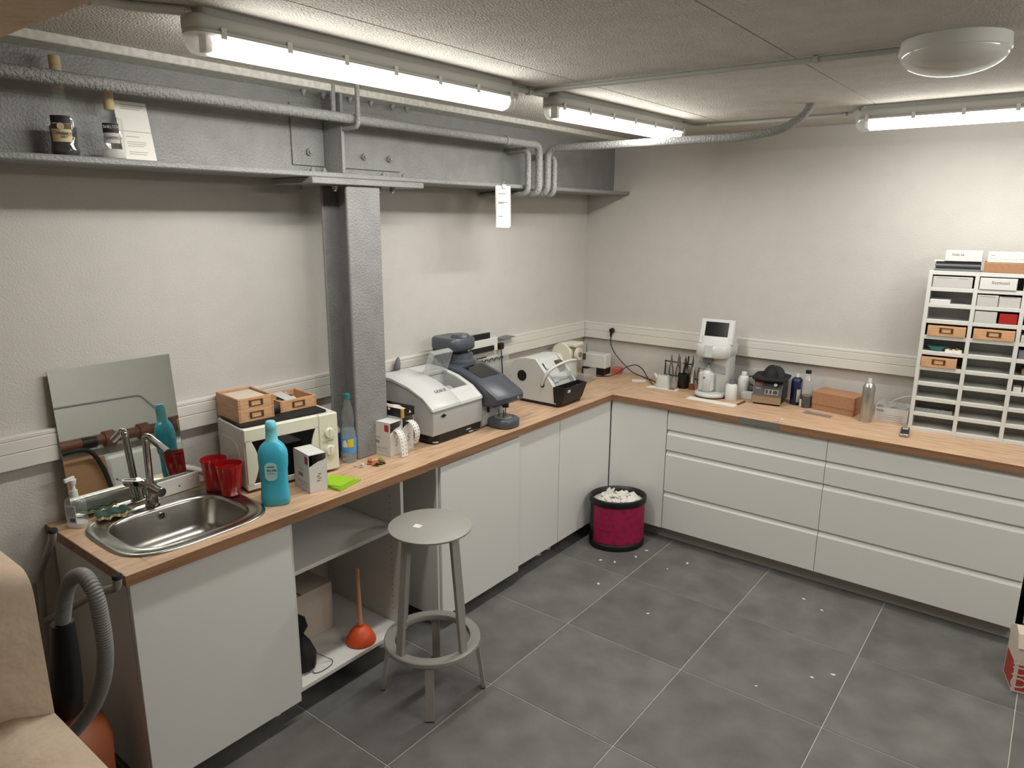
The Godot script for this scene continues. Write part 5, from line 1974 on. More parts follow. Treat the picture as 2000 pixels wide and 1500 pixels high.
	cyl(s, Vector3(0, 0.171, 0), Vector3(0, 0.192, 0), 0.0115, 0.010, 16)
	part(t, "nozzle", s, M.white_plastic)
	s = S()
	for k in 4:
		box(s, Vector3(-0.003, 0.02, 0.0325), Vector3(0.003, 0.10, 0.0338), 0.0, Transform3D(Basis(Vector3.UP, 0.15 + 0.17 * k), Vector3.ZERO))
	part(t, "label", s, M.paper_grey)
	t = thing("soda_bottle", "clear plastic bottle one third full of dark cola", "bottle", Vector3(1.704, YT, 0.162))
	s = S()
	lathe(s, [Vector2(0, 0.003), Vector2(0.024, 0.0), Vector2(0.034, 0.004), Vector2(0.0365, 0.015), Vector2(0.0365, 0.13), Vector2(0.0345, 0.15), Vector2(0.024, 0.185), Vector2(0.0145, 0.205), Vector2(0.0135, 0.212)], 32)
	part(t, "bottle", s, M.clear_plastic)
	s = S()
	lathe(s, [Vector2(0, 0.002), Vector2(0.033, 0.005), Vector2(0.0355, 0.016), Vector2(0.0355, 0.073), Vector2(0, 0.073)], 32)
	part(t, "cola", s, M.cola)
	s = S()
	cyl(s, Vector3(0, 0.210, 0), Vector3(0, 0.230, 0), 0.0165, 0.016, 20, 0.001)
	part(t, "cap", s, M.black)
	s = S()
	for k in 3:
		box(s, Vector3(-0.0035, 0.004, 0.0358), Vector3(0.0035, 0.052, 0.0372), 0.0, Transform3D(Basis(Vector3.UP, -0.95 + 0.18 * k), Vector3.ZERO))
	part(t, "label", s, M.paper)
	t = thing("shipping_box", "long brown cardboard box on the back counter", "box", Vector3(1.880, YT, 0.128), -0.17)
	s = S()
	box(s, Vector3(-0.122, 0, -0.075), Vector3(0.122, 0.036, 0.075), 0.002)
	part(t, "tray_half", s, M.cardboard)
	s = S()
	box(s, Vector3(-0.125, 0.034, -0.078), Vector3(0.125, 0.112, 0.078), 0.002)
	part(t, "lid_half", s, M.cardboard)
	s = S()
	box(s, Vector3(-0.10, 0, -0.06), Vector3(0.06, 0.004, 0.004))
	single("clear_sachet", s, M.clear_cover, "small clear plastic sachet lying before the cardboard box", "sachet", Vector3(1.83, YT, 0.325), -0.1)
	t = thing("spray_can", "tall silver spray can standing alone before the trunking", "spray can", Vector3(2.065, YT, 0.272))
	s = S()
	lathe(s, [Vector2(0, 0), Vector2(0.030, 0), Vector2(0.032, 0.004), Vector2(0.032, 0.20), Vector2(0.030, 0.207), Vector2(0.023, 0.222), Vector2(0.016, 0.228), Vector2(0, 0.228)], 32)
	part(t, "can", s, M.alu)
	s = S()
	cyl(s, Vector3(0, 0.227, 0), Vector3(0, 0.248, 0), 0.011, 0.0095, 16)
	part(t, "nozzle", s, M.white_plastic)
	s = S()
	for k in 12:
		box(s, Vector3(-0.006, 0.030 + 0.013 * k, 0.0312), Vector3(0.004 - 0.003 * (k % 3), 0.0345 + 0.013 * k, 0.0326), 0.0, Transform3D(Basis(Vector3.UP, -0.30), Vector3.ZERO))
	part(t, "printed_text", s, M.ink_pale).set_meta("kind", "stuff")
	t = thing("film_carton", "open white carton with clear film beside the silver spray can", "carton", Vector3(2.178, YT, 0.125), 0.03)
	s = S()
	box(s, Vector3(-0.085, 0, -0.07), Vector3(0.085, 0.002, 0.07))
	box(s, Vector3(-0.085, 0, 0.068), Vector3(0.085, 0.078, 0.070))
	box(s, Vector3(-0.085, 0, -0.07), Vector3(0.085, 0.085, -0.068))
	box(s, Vector3(-0.085, 0, -0.07), Vector3(-0.083, 0.08, 0.07))
	box(s, Vector3(0.083, 0, -0.07), Vector3(0.085, 0.08, 0.07))
	part(t, "shell", s, M.carton_white)
	letters(t, "lettering", "EWK", 0.012, Vector3(-0.078, 0.058, 0.0706), Vector3.RIGHT, Vector3.UP, M.ink, true)
	for k in 3:
		s = S()
		box(s, Vector3(-0.07, 0.012 + 0.012 * k, 0.0702), Vector3(0.06, 0.0135 + 0.012 * k, 0.0705))
		part(t, "text_line", s, M.ink_pale)
	s = S()
	var fr := []
	for i in 9:
		var x := -0.08 + 0.02 * i
		var y := 0.082 + 0.010 * sin(i * 1.7)
		fr.append([Vector3(x, y, 0.06), Vector3(x, y + 0.012 * sin(i * 2.3), -0.06), Vector3(x, y + 0.002 + 0.012 * sin(i * 2.3), -0.06), Vector3(x, y + 0.002, 0.06)])
	loft(s, fr, true, true, false)
	part(t, "clear_film", s, M.clear_cover)
	t = thing("cordless_phone", "dark handheld device lying by the foot of the pigeonhole shelf", "phone", Vector3(2.288, YT, 0.40), 0.12)
	s = S()
	prism(s, rrect(0.046, 0.155, 0.012, 5), 1, 0.001, 0.017, true, 0.004)
	part(t, "case", s, M.alu)
	s = S()
	prism(s, rrect(0.038, 0.145, 0.009, 5), 1, 0.016, 0.0185, true)
	part(t, "face_plate", s, M.rubber)
	s = S()
	box(s, Vector3(-0.014, 0.0185, -0.06), Vector3(0.014, 0.0192, -0.02))
	part(t, "screen", s, M.pale_grey)
	# paper scale near the edge plate
	t = thing("paper_scale", "small white paper scale taped at the worktop edge", "paper", Vector3(1.685, YT, 0.59), 0.12)
	s = S()
	box(s, Vector3(-0.011, 0.0, -0.065), Vector3(0.011, 0.001, 0.04))
	part(t, "sheet", s, M.paper)
	for k in 5:
		s = S()
		box(s, Vector3(-0.011, 0.001, -0.055 + 0.02 * k), Vector3(-0.002, 0.0014, -0.051 + 0.02 * k))
		part(t, "mark", s, M.ink)

# ---------------------------------------------------------------- pigeonhole shelf
func pigeonholes() -> void:
	var W := 0.207
	var P := 0.0842
	var D := 0.17
	var cab := thing("pigeonhole_shelf", "white pigeonhole shelf unit of ten rows standing on the back counter", "shelf", Vector3(2.283, YT, 0.296), 0.07)
	var top := 10 * P + 0.02
	var s := S()
	for k in 5:
		s = S()
		box(s, Vector3(k * W, 0, -D), Vector3(k * W + 0.019, top, 0), 0.001)
		part(cab, "divider", s, M.white_plastic)
	for r in 11:
		for k in 4:
			s = S()
			box(s, Vector3(k * W + 0.019, r * P, -D), Vector3((k + 1) * W, r * P + 0.020, -0.0005), 0.001)
			part(cab, "shelf_board", s, M.white_plastic)
	s = S()
	box(s, Vector3(0.001, 0.001, -D - 0.004), Vector3(4 * W + 0.018, top - 0.001, -D))
	part(cab, "back_panel", s, M.white_plastic)
	# row counted from the top, column from the left
	var cell := func(c: int, r: int) -> Vector3: return Vector3(c * W + 0.0195, (10 - r) * P + 0.0205, 0)
	var put := func(called: String, label: String, cat: String, group: String, sz: Vector3, at: Vector3, m: Material) -> Node3D:
		var t := thing(called, label, cat, Vector3.ZERO, 0, group)
		t.transform = cab.transform * Transform3D(Basis(), at)
		var q := S()
		box(q, Vector3(0, 0, -sz.z), Vector3(sz.x, sz.y, 0), 0.002)
		part(t, "box", q, m)
		return t
	var g := "boxes in the pigeonholes"
	var c: Vector3 = cell.call(0, 1)
	var t: Node3D = put.call("white_carton", "wide pale grey carton filling the top left pigeonhole", "carton", g, Vector3(0.176, 0.056, 0.155), c + Vector3(0.003, 0, -0.004), M.paper_grey)
	line_print(t, 0.014, 0.085, 0.048)
	line_print(t, 0.115, 0.155, 0.046)
	c = cell.call(1, 1)
	t = put.call("white_carton", "white carton with pencil writing in the top row, second column", "carton", g, Vector3(0.156, 0.058, 0.155), c + Vector3(0.003, 0, 0.004), M.carton_white)
	letters(t, "lettering", "Raymond", 0.012, Vector3(0.05, 0.036, 0.0006), Vector3.RIGHT, Vector3.UP, M.ink_pale, true)
	c = cell.call(0, 2)
	put.call("flat_carton", "flat white carton in the second row, left column", "carton", g, Vector3(0.092, 0.020, 0.12), c + Vector3(0.002, 0, -0.006), M.carton_white)
	c = cell.call(1, 2)
	for k in 2:
		t = put.call("white_carton", ["grey-white carton, left one of two in the second row", "grey-white carton with darker lid line, right one of two in the second row"][k], "carton", g, Vector3(0.090, 0.056 - 0.004 * k, 0.155), c + Vector3(0.002 + 0.0925 * k, 0, -0.003 - 0.004 * k), M.paper_grey)
		line_print(t, 0.01, 0.075, 0.048)
	c = cell.call(1, 3)
	put.call("white_carton", "plain grey-white carton beside the red box in the third row", "carton", g, Vector3(0.095, 0.058, 0.155), c + Vector3(0.002, 0, -0.003), M.paper_grey)
	put.call("red_box", "bright red box in the third row of pigeonholes", "box", g, Vector3(0.076, 0.052, 0.15), c + Vector3(0.107, 0, -0.006), M.red_box)
	c = cell.call(2, 3)
	put.call("brown_box", "brown box at the right end of the third row", "box", g, Vector3(0.12, 0.05, 0.13), c + Vector3(0.012, 0, -0.02), M.cardboard)
	c = cell.call(2, 2)
	put.call("dark_case", "dark glossy case at the right of the second row", "case", g, Vector3(0.13, 0.03, 0.13), c + Vector3(0.02, 0, -0.02), M.black)
	for q in [[0, 4, "beech drawer in the fourth row, left column", 0.172, 0.010], [1, 4, "beech drawer in the fourth row, second column", 0.176, 0.008], [0, 6, "beech drawer in the sixth row, left column", 0.162, 0.001]]:
		c = cell.call(q[0], q[1])
		t = thing("card_box", q[2], "drawer", Vector3.ZERO, 0, "small beech drawers")
		t.transform = cab.transform * Transform3D(Basis(), c + Vector3(q[4], 0, 0.006))
		s = S()
		var w: float = q[3]
		box(s, Vector3(0, 0, -0.16), Vector3(w, 0.005, 0))
		box(s, Vector3(0, 0.005, -0.009), Vector3(w, 0.053, 0), 0.0008)
		box(s, Vector3(0, 0.005, -0.16), Vector3(0.008, 0.053, -0.009))
		box(s, Vector3(w - 0.008, 0.005, -0.16), Vector3(w, 0.053, -0.009))
		box(s, Vector3(0.008, 0.005, -0.16), Vector3(w - 0.008, 0.053, -0.152))
		part(t, "box", s, M.beech)
		holder(t, Vector3(w * 0.5, 0.030, 0))
	c = cell.call(2, 4)
	put.call("pink_carton", "pinkish carton at the right of the fourth row", "carton", g, Vector3(0.13, 0.035, 0.16), c + Vector3(0.004, 0, 0.0), M.card_pale)
	c = cell.call(0, 5)
	t = thing("teal_dish", "shallow teal dish in the fifth row, left column", "dish", Vector3.ZERO, 0, "")
	t.transform = cab.transform * Transform3D(Basis(), c + Vector3(0.062, 0, -0.05))
	s = S()
	lathe(s, [Vector2(0, 0), Vector2(0.030, 0), Vector2(0.048, 0.026), Vector2(0.045, 0.026), Vector2(0.028, 0.005), Vector2(0, 0.005)], 24)
	part(t, "dish", s, M.teal_dish)
	t = thing("cream_cloth", "crumpled cream cloth beside the teal dish", "cloth", Vector3.ZERO, 0, "")
	t.transform = cab.transform * Transform3D(Basis(), c + Vector3(0.140, 0, -0.04))
	s = S()
	var rings := []
	for i in 7:
		var x := -0.038 + 0.0126 * i
		rings.append([Vector3(x, 0.0, 0.03), Vector3(x, 0.0, -0.04), Vector3(x, 0.012 + 0.006 * sin(i * 1.9), -0.035), Vector3(x, 0.014 + 0.005 * sin(i * 2.6), 0.022)])
	loft(s, rings, true, true, false)
	part(t, "cloth", s, M.card_pale)
	c = cell.call(2, 5)
	put.call("dark_case", "dark grey case at the right of the fifth row", "case", g, Vector3(0.14, 0.045, 0.14), c + Vector3(0.004, 0, -0.01), M.flat_grey)
	c = cell.call(2, 6)
	put.call("brown_box", "brown wooden box at the right of the sixth row", "box", g, Vector3(0.13, 0.03, 0.12), c + Vector3(0.03, 0, -0.03), M.cardboard)
	c = cell.call(2, 7)
	for k in 3:
		put.call("small_carton", ["small white box, leftmost of three in the seventh row", "small white box, middle of three in the seventh row", "small white box, rightmost of three in the seventh row"][k], "carton", g, Vector3(0.036, 0.022, 0.08), c + Vector3(0.006 + 0.042 * k, 0, -0.01), M.carton_white)
	c = cell.call(0, 9)
	t = thing("clear_tray", "clear plastic tray in the ninth row, left column", "tray", Vector3.ZERO, 0, "")
	t.transform = cab.transform * Transform3D(Basis(), c + Vector3(0.004, 0, -0.01))
	s = S()
	box(s, Vector3(0, 0, -0.15), Vector3(0.172, 0.002, 0))
	box(s, Vector3(0, 0.002, -0.002), Vector3(0.172, 0.022, 0))
	box(s, Vector3(0, 0.002, -0.15), Vector3(0.002, 0.022, -0.002))
	box(s, Vector3(0.170, 0.002, -0.15), Vector3(0.172, 0.022, -0.002))
	part(t, "tray", s, M.clear_cover)
	s = S()
	for k in 7:
		box(s, Vector3(0.01 + 0.022 * k, 0.002, -0.06), Vector3(0.026 + 0.022 * k, 0.010 + 0.003 * (k % 3), -0.02), 0.001)
	part(t, "lenses", s, M.flat_grey)
	# on top
	for k in 4:
		t = put.call("flat_case", ["lowest dark flat case on top of the shelf unit", "second dark flat case from below on top of the shelf unit", "third dark flat case from below on top of the shelf unit", "uppermost dark flat case with pale lid on the shelf unit"][k], "case", "flat cases on the shelf unit", Vector3(0.200 - 0.004 * (k % 2), 0.0115, 0.15), Vector3(0.022 + 0.003 * (k % 2), top + 0.0005 + 0.012 * k, -0.01), M.flat_grey if k % 2 == 0 else M.dark_label)
	put.call("white_sheet", "thin white card between flat cases and white carton", "paper", "", Vector3(0.15, 0.0015, 0.14), Vector3(0.014, top + 0.049, -0.012), M.paper)
	t = put.call("white_carton", "white carton topmost on the flat cases above the shelf", "carton", "cartons on the shelf unit", Vector3(0.162, 0.052, 0.14), Vector3(0.062, top + 0.051, -0.004), M.carton_white)
	letters(t, "lettering", "Essai 24", 0.010, Vector3(0.03, 0.034, 0.0006), Vector3.RIGHT, Vector3.UP, M.ink_pale, true)
	put.call("cardboard_carton", "brown cardboard box on the right of the shelf unit top", "carton", "cartons on the shelf unit", Vector3(0.33, 0.050, 0.18), Vector3(0.236, top + 0.0005, -0.002), M.cardboard)
	t = put.call("white_carton", "long white carton lying on the brown cardboard box", "carton", "cartons on the shelf unit", Vector3(0.33, 0.050, 0.16), Vector3(0.246, top + 0.051, -0.004), M.carton_white)
	line_print(t, 0.012, 0.030, 0.034)
	for k in 4:
		s = S()
		box(s, Vector3(0.04 + 0.04 * k, 0.0085, 0.0), Vector3(0.0405 + 0.04 * k, 0.018, 0.0004))
		box(s, Vector3(0.01 + 0.04 * k, 0.018, 0.0), Vector3(0.04 + 0.04 * k, 0.0186, 0.0004))
		part(t, "print_frame", s, M.ink_pale)

func line_print(t: Node3D, x0: float, x1: float, y: float) -> void:
	var s := S()
	box(s, Vector3(x0, y, 0.0), Vector3(x1, y + 0.0025, 0.0004))
	part(t, "text_line", s, M.ink_pale)

# ---------------------------------------------------------------- on the girder
func girder_things() -> void:
	var y := 2.2175
	var t := thing("liqueur_bottle", "round-shouldered bottle of dark liqueur with cream label on the girder", "bottle", Vector3(0.290, y, 3.587), 1.05)
	var s := S()
	lathe(s, [Vector2(0, 0.003), Vector2(0.036, 0.0), Vector2(0.040, 0.006), Vector2(0.0405, 0.02), Vector2(0.037, 0.035), Vector2(0.0375, 0.06), Vector2(0.0405, 0.105), Vector2(0.040, 0.125), Vector2(0.032, 0.15), Vector2(0.020, 0.17), Vector2(0.0165, 0.18), Vector2(0.0165, 0.20), Vector2(0.0185, 0.203), Vector2(0.0185, 0.214), Vector2(0.016, 0.216)], 36)
	part(t, "bottle", s, M.bottle_glass)
	s = S()
	lathe(s, [Vector2(0, 0.004), Vector2(0.035, 0.002), Vector2(0.039, 0.008), Vector2(0.0393, 0.02), Vector2(0.036, 0.036), Vector2(0.0365, 0.06), Vector2(0.0385, 0.088), Vector2(0, 0.088)], 32)
	part(t, "liqueur", s, M.syrup)
	s = S()
	wrap_label(s, 0.0400, 0.040, 0.078, -0.75, 0.75, 0.0385)
	var lb := part(t, "label", s, M.cream_label)
	s = S()
	wrap_label(s, 0.0412, 0.079, 0.094, -0.75, 0.75, 0.0402)
	part(t, "brown_band", s, M.brown_band)
	s = S()
	wrap_label(s, 0.0414, 0.095, 0.118, -0.72, 0.72, 0.0406)
	part(t, "lace_print", s, M.dark_label)
	s = S()
	cyl(s, Vector3(0, 0.086, 0.0412), Vector3(0, 0.086, 0.0422), 0.010)
	part(t, "seal", s, M.cream_label)
	letters(lb, "lettering", "Crème", 0.0105, Vector3(-0.024, 0.066, 0.0418), Vector3(1, 0, 0), Vector3(0, 1, 0), M.ink, true)
	letters(lb, "lettering", "de", 0.006, Vector3(0.008, 0.065, 0.0418), Vector3(1, 0, 0), Vector3(0, 1, 0), M.ink, true)
	letters(lb, "lettering", "cassis", 0.007, Vector3(0.016, 0.0655, 0.0414), Vector3(1, 0, 0), Vector3(0, 1, 0), M.ink, true)
	letters(lb, "lettering", "DIJON", 0.005, Vector3(-0.002, 0.055, 0.0410), Vector3(1, 0, 0), Vector3(0, 1, 0), M.brown_band, true)
	s = S()
	lathe(s, [Vector2(0, 0.200), Vector2(0.0125, 0.200), Vector2(0.0125, 0.246), Vector2(0.0165, 0.247), Vector2(0.0165, 0.268), Vector2(0.0155, 0.270), Vector2(0.0165, 0.272), Vector2(0.0165, 0.293), Vector2(0.015, 0.296), Vector2(0, 0.296)], 24)
	part(t, "cork", s, M.cork)
	t = thing("gin_bottle", "small clear square-shouldered gin bottle nearly empty on the girder", "bottle", Vector3(0.292, y, 3.440), 1.05)
	s = S()
	lathe(s, [Vector2(0, 0.003), Vector2(0.032, 0.0), Vector2(0.035, 0.005), Vector2(0.035, 0.118), Vector2(0.032, 0.126), Vector2(0.016, 0.134), Vector2(0.014, 0.140), Vector2(0.014, 0.18)], 36)
	part(t, "bottle", s, M.bottle_glass)
	s = S()
	lathe(s, [Vector2(0, 0.004), Vector2(0.031, 0.002), Vector2(0.034, 0.006), Vector2(0.034, 0.030), Vector2(0, 0.030)], 32)
	part(t, "gin", s, M.soap)
	s = S()
	wrap_label(s, 0.0358, 0.080, 0.110, -0.72, 0.72)
	lb = part(t, "upper_label", s, M.dark_label)
	letters(lb, "lettering", "SHELTER", 0.0085, Vector3(-0.021, 0.098, 0.0362), Vector3(1, 0, 0), Vector3(0, 1, 0), M.paper)
	s = S()
	wrap_label(s, 0.0358, 0.048, 0.080, -0.72, 0.72)
	lb = part(t, "lower_label", s, M.paper_grey)
	letters(lb, "lettering", "GENEVER", 0.008, Vector3(-0.021, 0.064, 0.0362), Vector3(1, 0, 0), Vector3(0, 1, 0), M.ink, true)
	s = S()
	lathe(s, [Vector2(0, 0.155), Vector2(0.0155, 0.155), Vector2(0.0155, 0.205), Vector2(0.0165, 0.207), Vector2(0.0165, 0.212), Vector2(0, 0.213)], 24)
	part(t, "cork", s, M.cork)
	t = thing("folded_leaflet", "white printed leaflet leaning on the girder behind the bottles", "leaflet", Vector3(0.275, y + 0.001, 3.345), PI / 2)
	t.rotation = Vector3(-0.22, PI / 2, 0)
	s = S()
	box(s, Vector3(-0.055, 0, -0.001), Vector3(0.055, 0.20, 0.0))
	part(t, "sheet", s, M.paper)
	s = S()
	box(s, Vector3(-0.055, 0.098, 0.0), Vector3(0.055, 0.0995, 0.0006))
	part(t, "fold_line", s, M.ink_pale)
	for k in 9:
		s = S()
		var yy: float = [0.188, 0.181, 0.174, 0.08, 0.062, 0.055, 0.048, 0.028, 0.021][k]
		box(s, Vector3(-0.035, yy, 0.0), Vector3([0.045, 0.04, 0.03, 0.01, 0.03, 0.03, 0.02, 0.03, 0.025][k], yy + 0.0016, 0.0005))
		part(t, "text_line", s, M.ink_pale)
	# notes clipped to the flange
	t = thing("hanging_notes", "two white handwritten notes clipped under the girder flange", "paper", Vector3(0.352, 2.2, 1.435), PI / 2)
	for k in 2:
		s = S()
		box(s, Vector3(-0.066 + 0.008 * k, -0.215 - 0.004 * k, -0.002 + 0.003 * k), Vector3(0.066 - 0.006 * k, 0.004, -0.001 + 0.003 * k), 0.0, Transform3D(Basis(Vector3.BACK, 0.02 - 0.05 * k), Vector3.ZERO))
		part(t, "sheet", s, M.paper)
	for k in 4:
		s = S()
		var yy: float = [-0.04, -0.085, -0.09, -0.16][k]
		box(s, Vector3(-0.045, yy, 0.0023), Vector3([0.02, 0.035, 0.0, -0.005][k], yy + 0.004, 0.0027))
		part(t, "handwriting", s, M.ink_pale)
	s = S()
	prism(s, [Vector2(-0.006, 0.0), Vector2(0.006, 0.0), Vector2(0.0025, 0.022), Vector2(-0.0025, 0.022)], 0, -0.016, 0.016)
	tube(s, [Vector3(-0.010, 0.018, 0.001), Vector3(-0.006, 0.034, 0.004), Vector3(0.006, 0.034, 0.004), Vector3(0.010, 0.018, 0.001)], 0.0014, 6)
	var cl := part(t, "binder_clip", s, M.alu)
	cl.position = Vector3(0, -0.010, 0.003)

func wrap_label(s: SurfaceTool, r: float, y0: float, y1: float, a0: float, a1: float, r0 := -1.0) -> void:
	grp += 1
	s.set_smooth_group(grp)
	var n := 12
	for i in n:
		var a := lerpf(a0, a1, float(i) / n)
		var b := lerpf(a0, a1, float(i + 1) / n)
		var q := r if r0 < 0 else r0
		quad(s, Vector3(q * sin(a), y0, q * cos(a)), Vector3(q * sin(b), y0, q * cos(b)), Vector3(r * sin(b), y1, r * cos(b)), Vector3(r * sin(a), y1, r * cos(a)))
	s.set_smooth_group(-1)

# ---------------------------------------------------------------- plugs and cords
func electrics() -> void:
	var t := thing("socket_unit", "white socket unit with black covers on the trunking behind the blocker", "socket", Vector3(0.043, 1.215, 1.31))
	var s := S()
	box(s, Vector3(0, 0, -0.19), Vector3(0.02, 0.085, 0.19), 0.003)
	part(t, "housing", s, M.white_plastic)
	s = S()
	prism(s, rrect(0.24, 0.034, 0.008, 4, -0.03, 0.022), 0, 0.02, 0.024, true)
	part(t, "cover", s, M.black)
	s = S()
	box(s, Vector3(0.002, 0.086, -0.12), Vector3(0.016, 0.122, 0.18), 0.002)
	part(t, "cover", s, M.black)
	s = S()
	box(s, Vector3(-0.035, 0, -0.07), Vector3(0.035, 0.004, 0.07), 0.001)
	single("flat_tool", s, M.flat_grey, "flat grey card lying on the trunking next to the socket unit", "card", Vector3(0.045, 1.2815, 1.02), 0.15)
	t = thing("power_plug", "square black plug with cord in the left wall trunking", "plug", Vector3(0.0425, 1.236, 1.085), 0, "black plugs")
	s = S()
	box(s, Vector3(0, -0.020, -0.020), Vector3(0.03, 0.020, 0.020), 0.004)
	part(t, "plug", s, M.black)
	s = S()
	tube(s, curve([Vector3(0.02, -0.018, 0), Vector3(0.026, -0.07, 0.002), Vector3(0.026, -0.14, -0.004), Vector3(0.03, -0.22, -0.008), Vector3(0.05, -0.310, -0.012)], 6), 0.0035, 8)
	part(t, "cord", s, M.black)
	t = thing("power_plug", "round black plug with looping cord in the back wall trunking", "plug", Vector3(0.276, 1.235, 0.0425), 0, "black plugs")
	s = S()
	cyl(s, Vector3.ZERO, Vector3(0, 0, 0.026), 0.019, 0.017, 20, 0.003)
	tube(s, [Vector3(0, -0.008, 0.018), Vector3(-0.003, -0.045, 0.020)], 0.010, 10, 0.6)
	part(t, "plug", s, M.black)
	s = S()
	var w := Vector3(0.276, 1.235, 0.0425)
	var pts := []
	for q in [Vector3(0.272, 1.19, 0.056), Vector3(0.272, 1.14, 0.055), Vector3(0.305, 1.07, 0.05), Vector3(0.385, 0.995, 0.045), Vector3(0.46, 0.945, 0.045), Vector3(0.56, 0.9255, 0.06), Vector3(0.66, 0.926, 0.12), Vector3(0.725, 0.9258, 0.185)]:
		pts.append(q - w)
	tube(s, curve(pts, 8), 0.0035, 8)
	part(t, "cord", s, M.black)
	s = S()
	tube(s, curve([Vector3(0.21, 0.926, 0.235), Vector3(0.30, 0.9256, 0.225), Vector3(0.37, 0.935, 0.17), Vector3(0.425, 0.985, 0.09), Vector3(0.48, 1.005, 0.055), Vector3(0.54, 0.985, 0.06), Vector3(0.61, 0.94, 0.11), Vector3(0.71, 0.9256, 0.225)], 8), 0.0035, 8)
	single("black_cable", s, M.black, "black cord arching from the polishing machine to the grey pot", "cord")
	s = S()
	tube(s, curve([Vector3(1.24, 0.96, 0.06), Vector3(1.30, 1.03, 0.05), Vector3(1.36, 1.04, 0.05), Vector3(1.41, 1.0, 0.07), Vector3(1.44, 0.96, 0.10)], 8), 0.004, 8)
	single("black_cable", s, M.black, "black cord arching behind the white squeeze bottles", "cord")
	s = S()
	tube(s, curve([Vector3(1.25, 1.02, 0.05), Vector3(1.31, 0.99, 0.045), Vector3(1.38, 0.955, 0.05), Vector3(1.43, 0.935, 0.06)], 8), 0.004, 8)
	single("black_cable", s, M.black, "lower black cord drooping behind the white squeeze bottles", "cord")
	s = S()
	box(s, Vector3(-0.035, 0, -0.02), Vector3(0.05, 0.035, 0.02), 0.004)
	single("power_adapter", s, M.black, "flat black power adapter behind the squeeze bottles", "adapter", Vector3(1.372, YT, 0.075), 0.1)
	s = S()
	tube(s, curve([Vector3(2.262, 1.055, 0.045), Vector3(2.20, 1.035, 0.04), Vector3(2.14, 0.99, 0.04), Vector3(2.105, 0.925, 0.04)], 8), 0.004, 8)
	single("white_cable", s, M.white_plastic, "white cord curving behind the film carton", "cord")
	# grey pouch-like plug on the trunking by the column
	t = thing("grey_plug", "grey angled plug in the trunking beside the column", "plug", Vector3(0.0425, 1.245, 1.985))
	s = S()
	var r := []
	for q in [[-0.035, 0.006, 0.010], [-0.01, 0.018, 0.017], [0.02, 0.017, 0.016], [0.045, 0.010, 0.008], [0.052, 0.005, 0.004]]:
		r.append(oval(0.018, q[0], -0.010 * q[0] * 20, q[1], q[2], 16))
	loft(s, r)
	part(t, "plug", s, M.flat_grey)

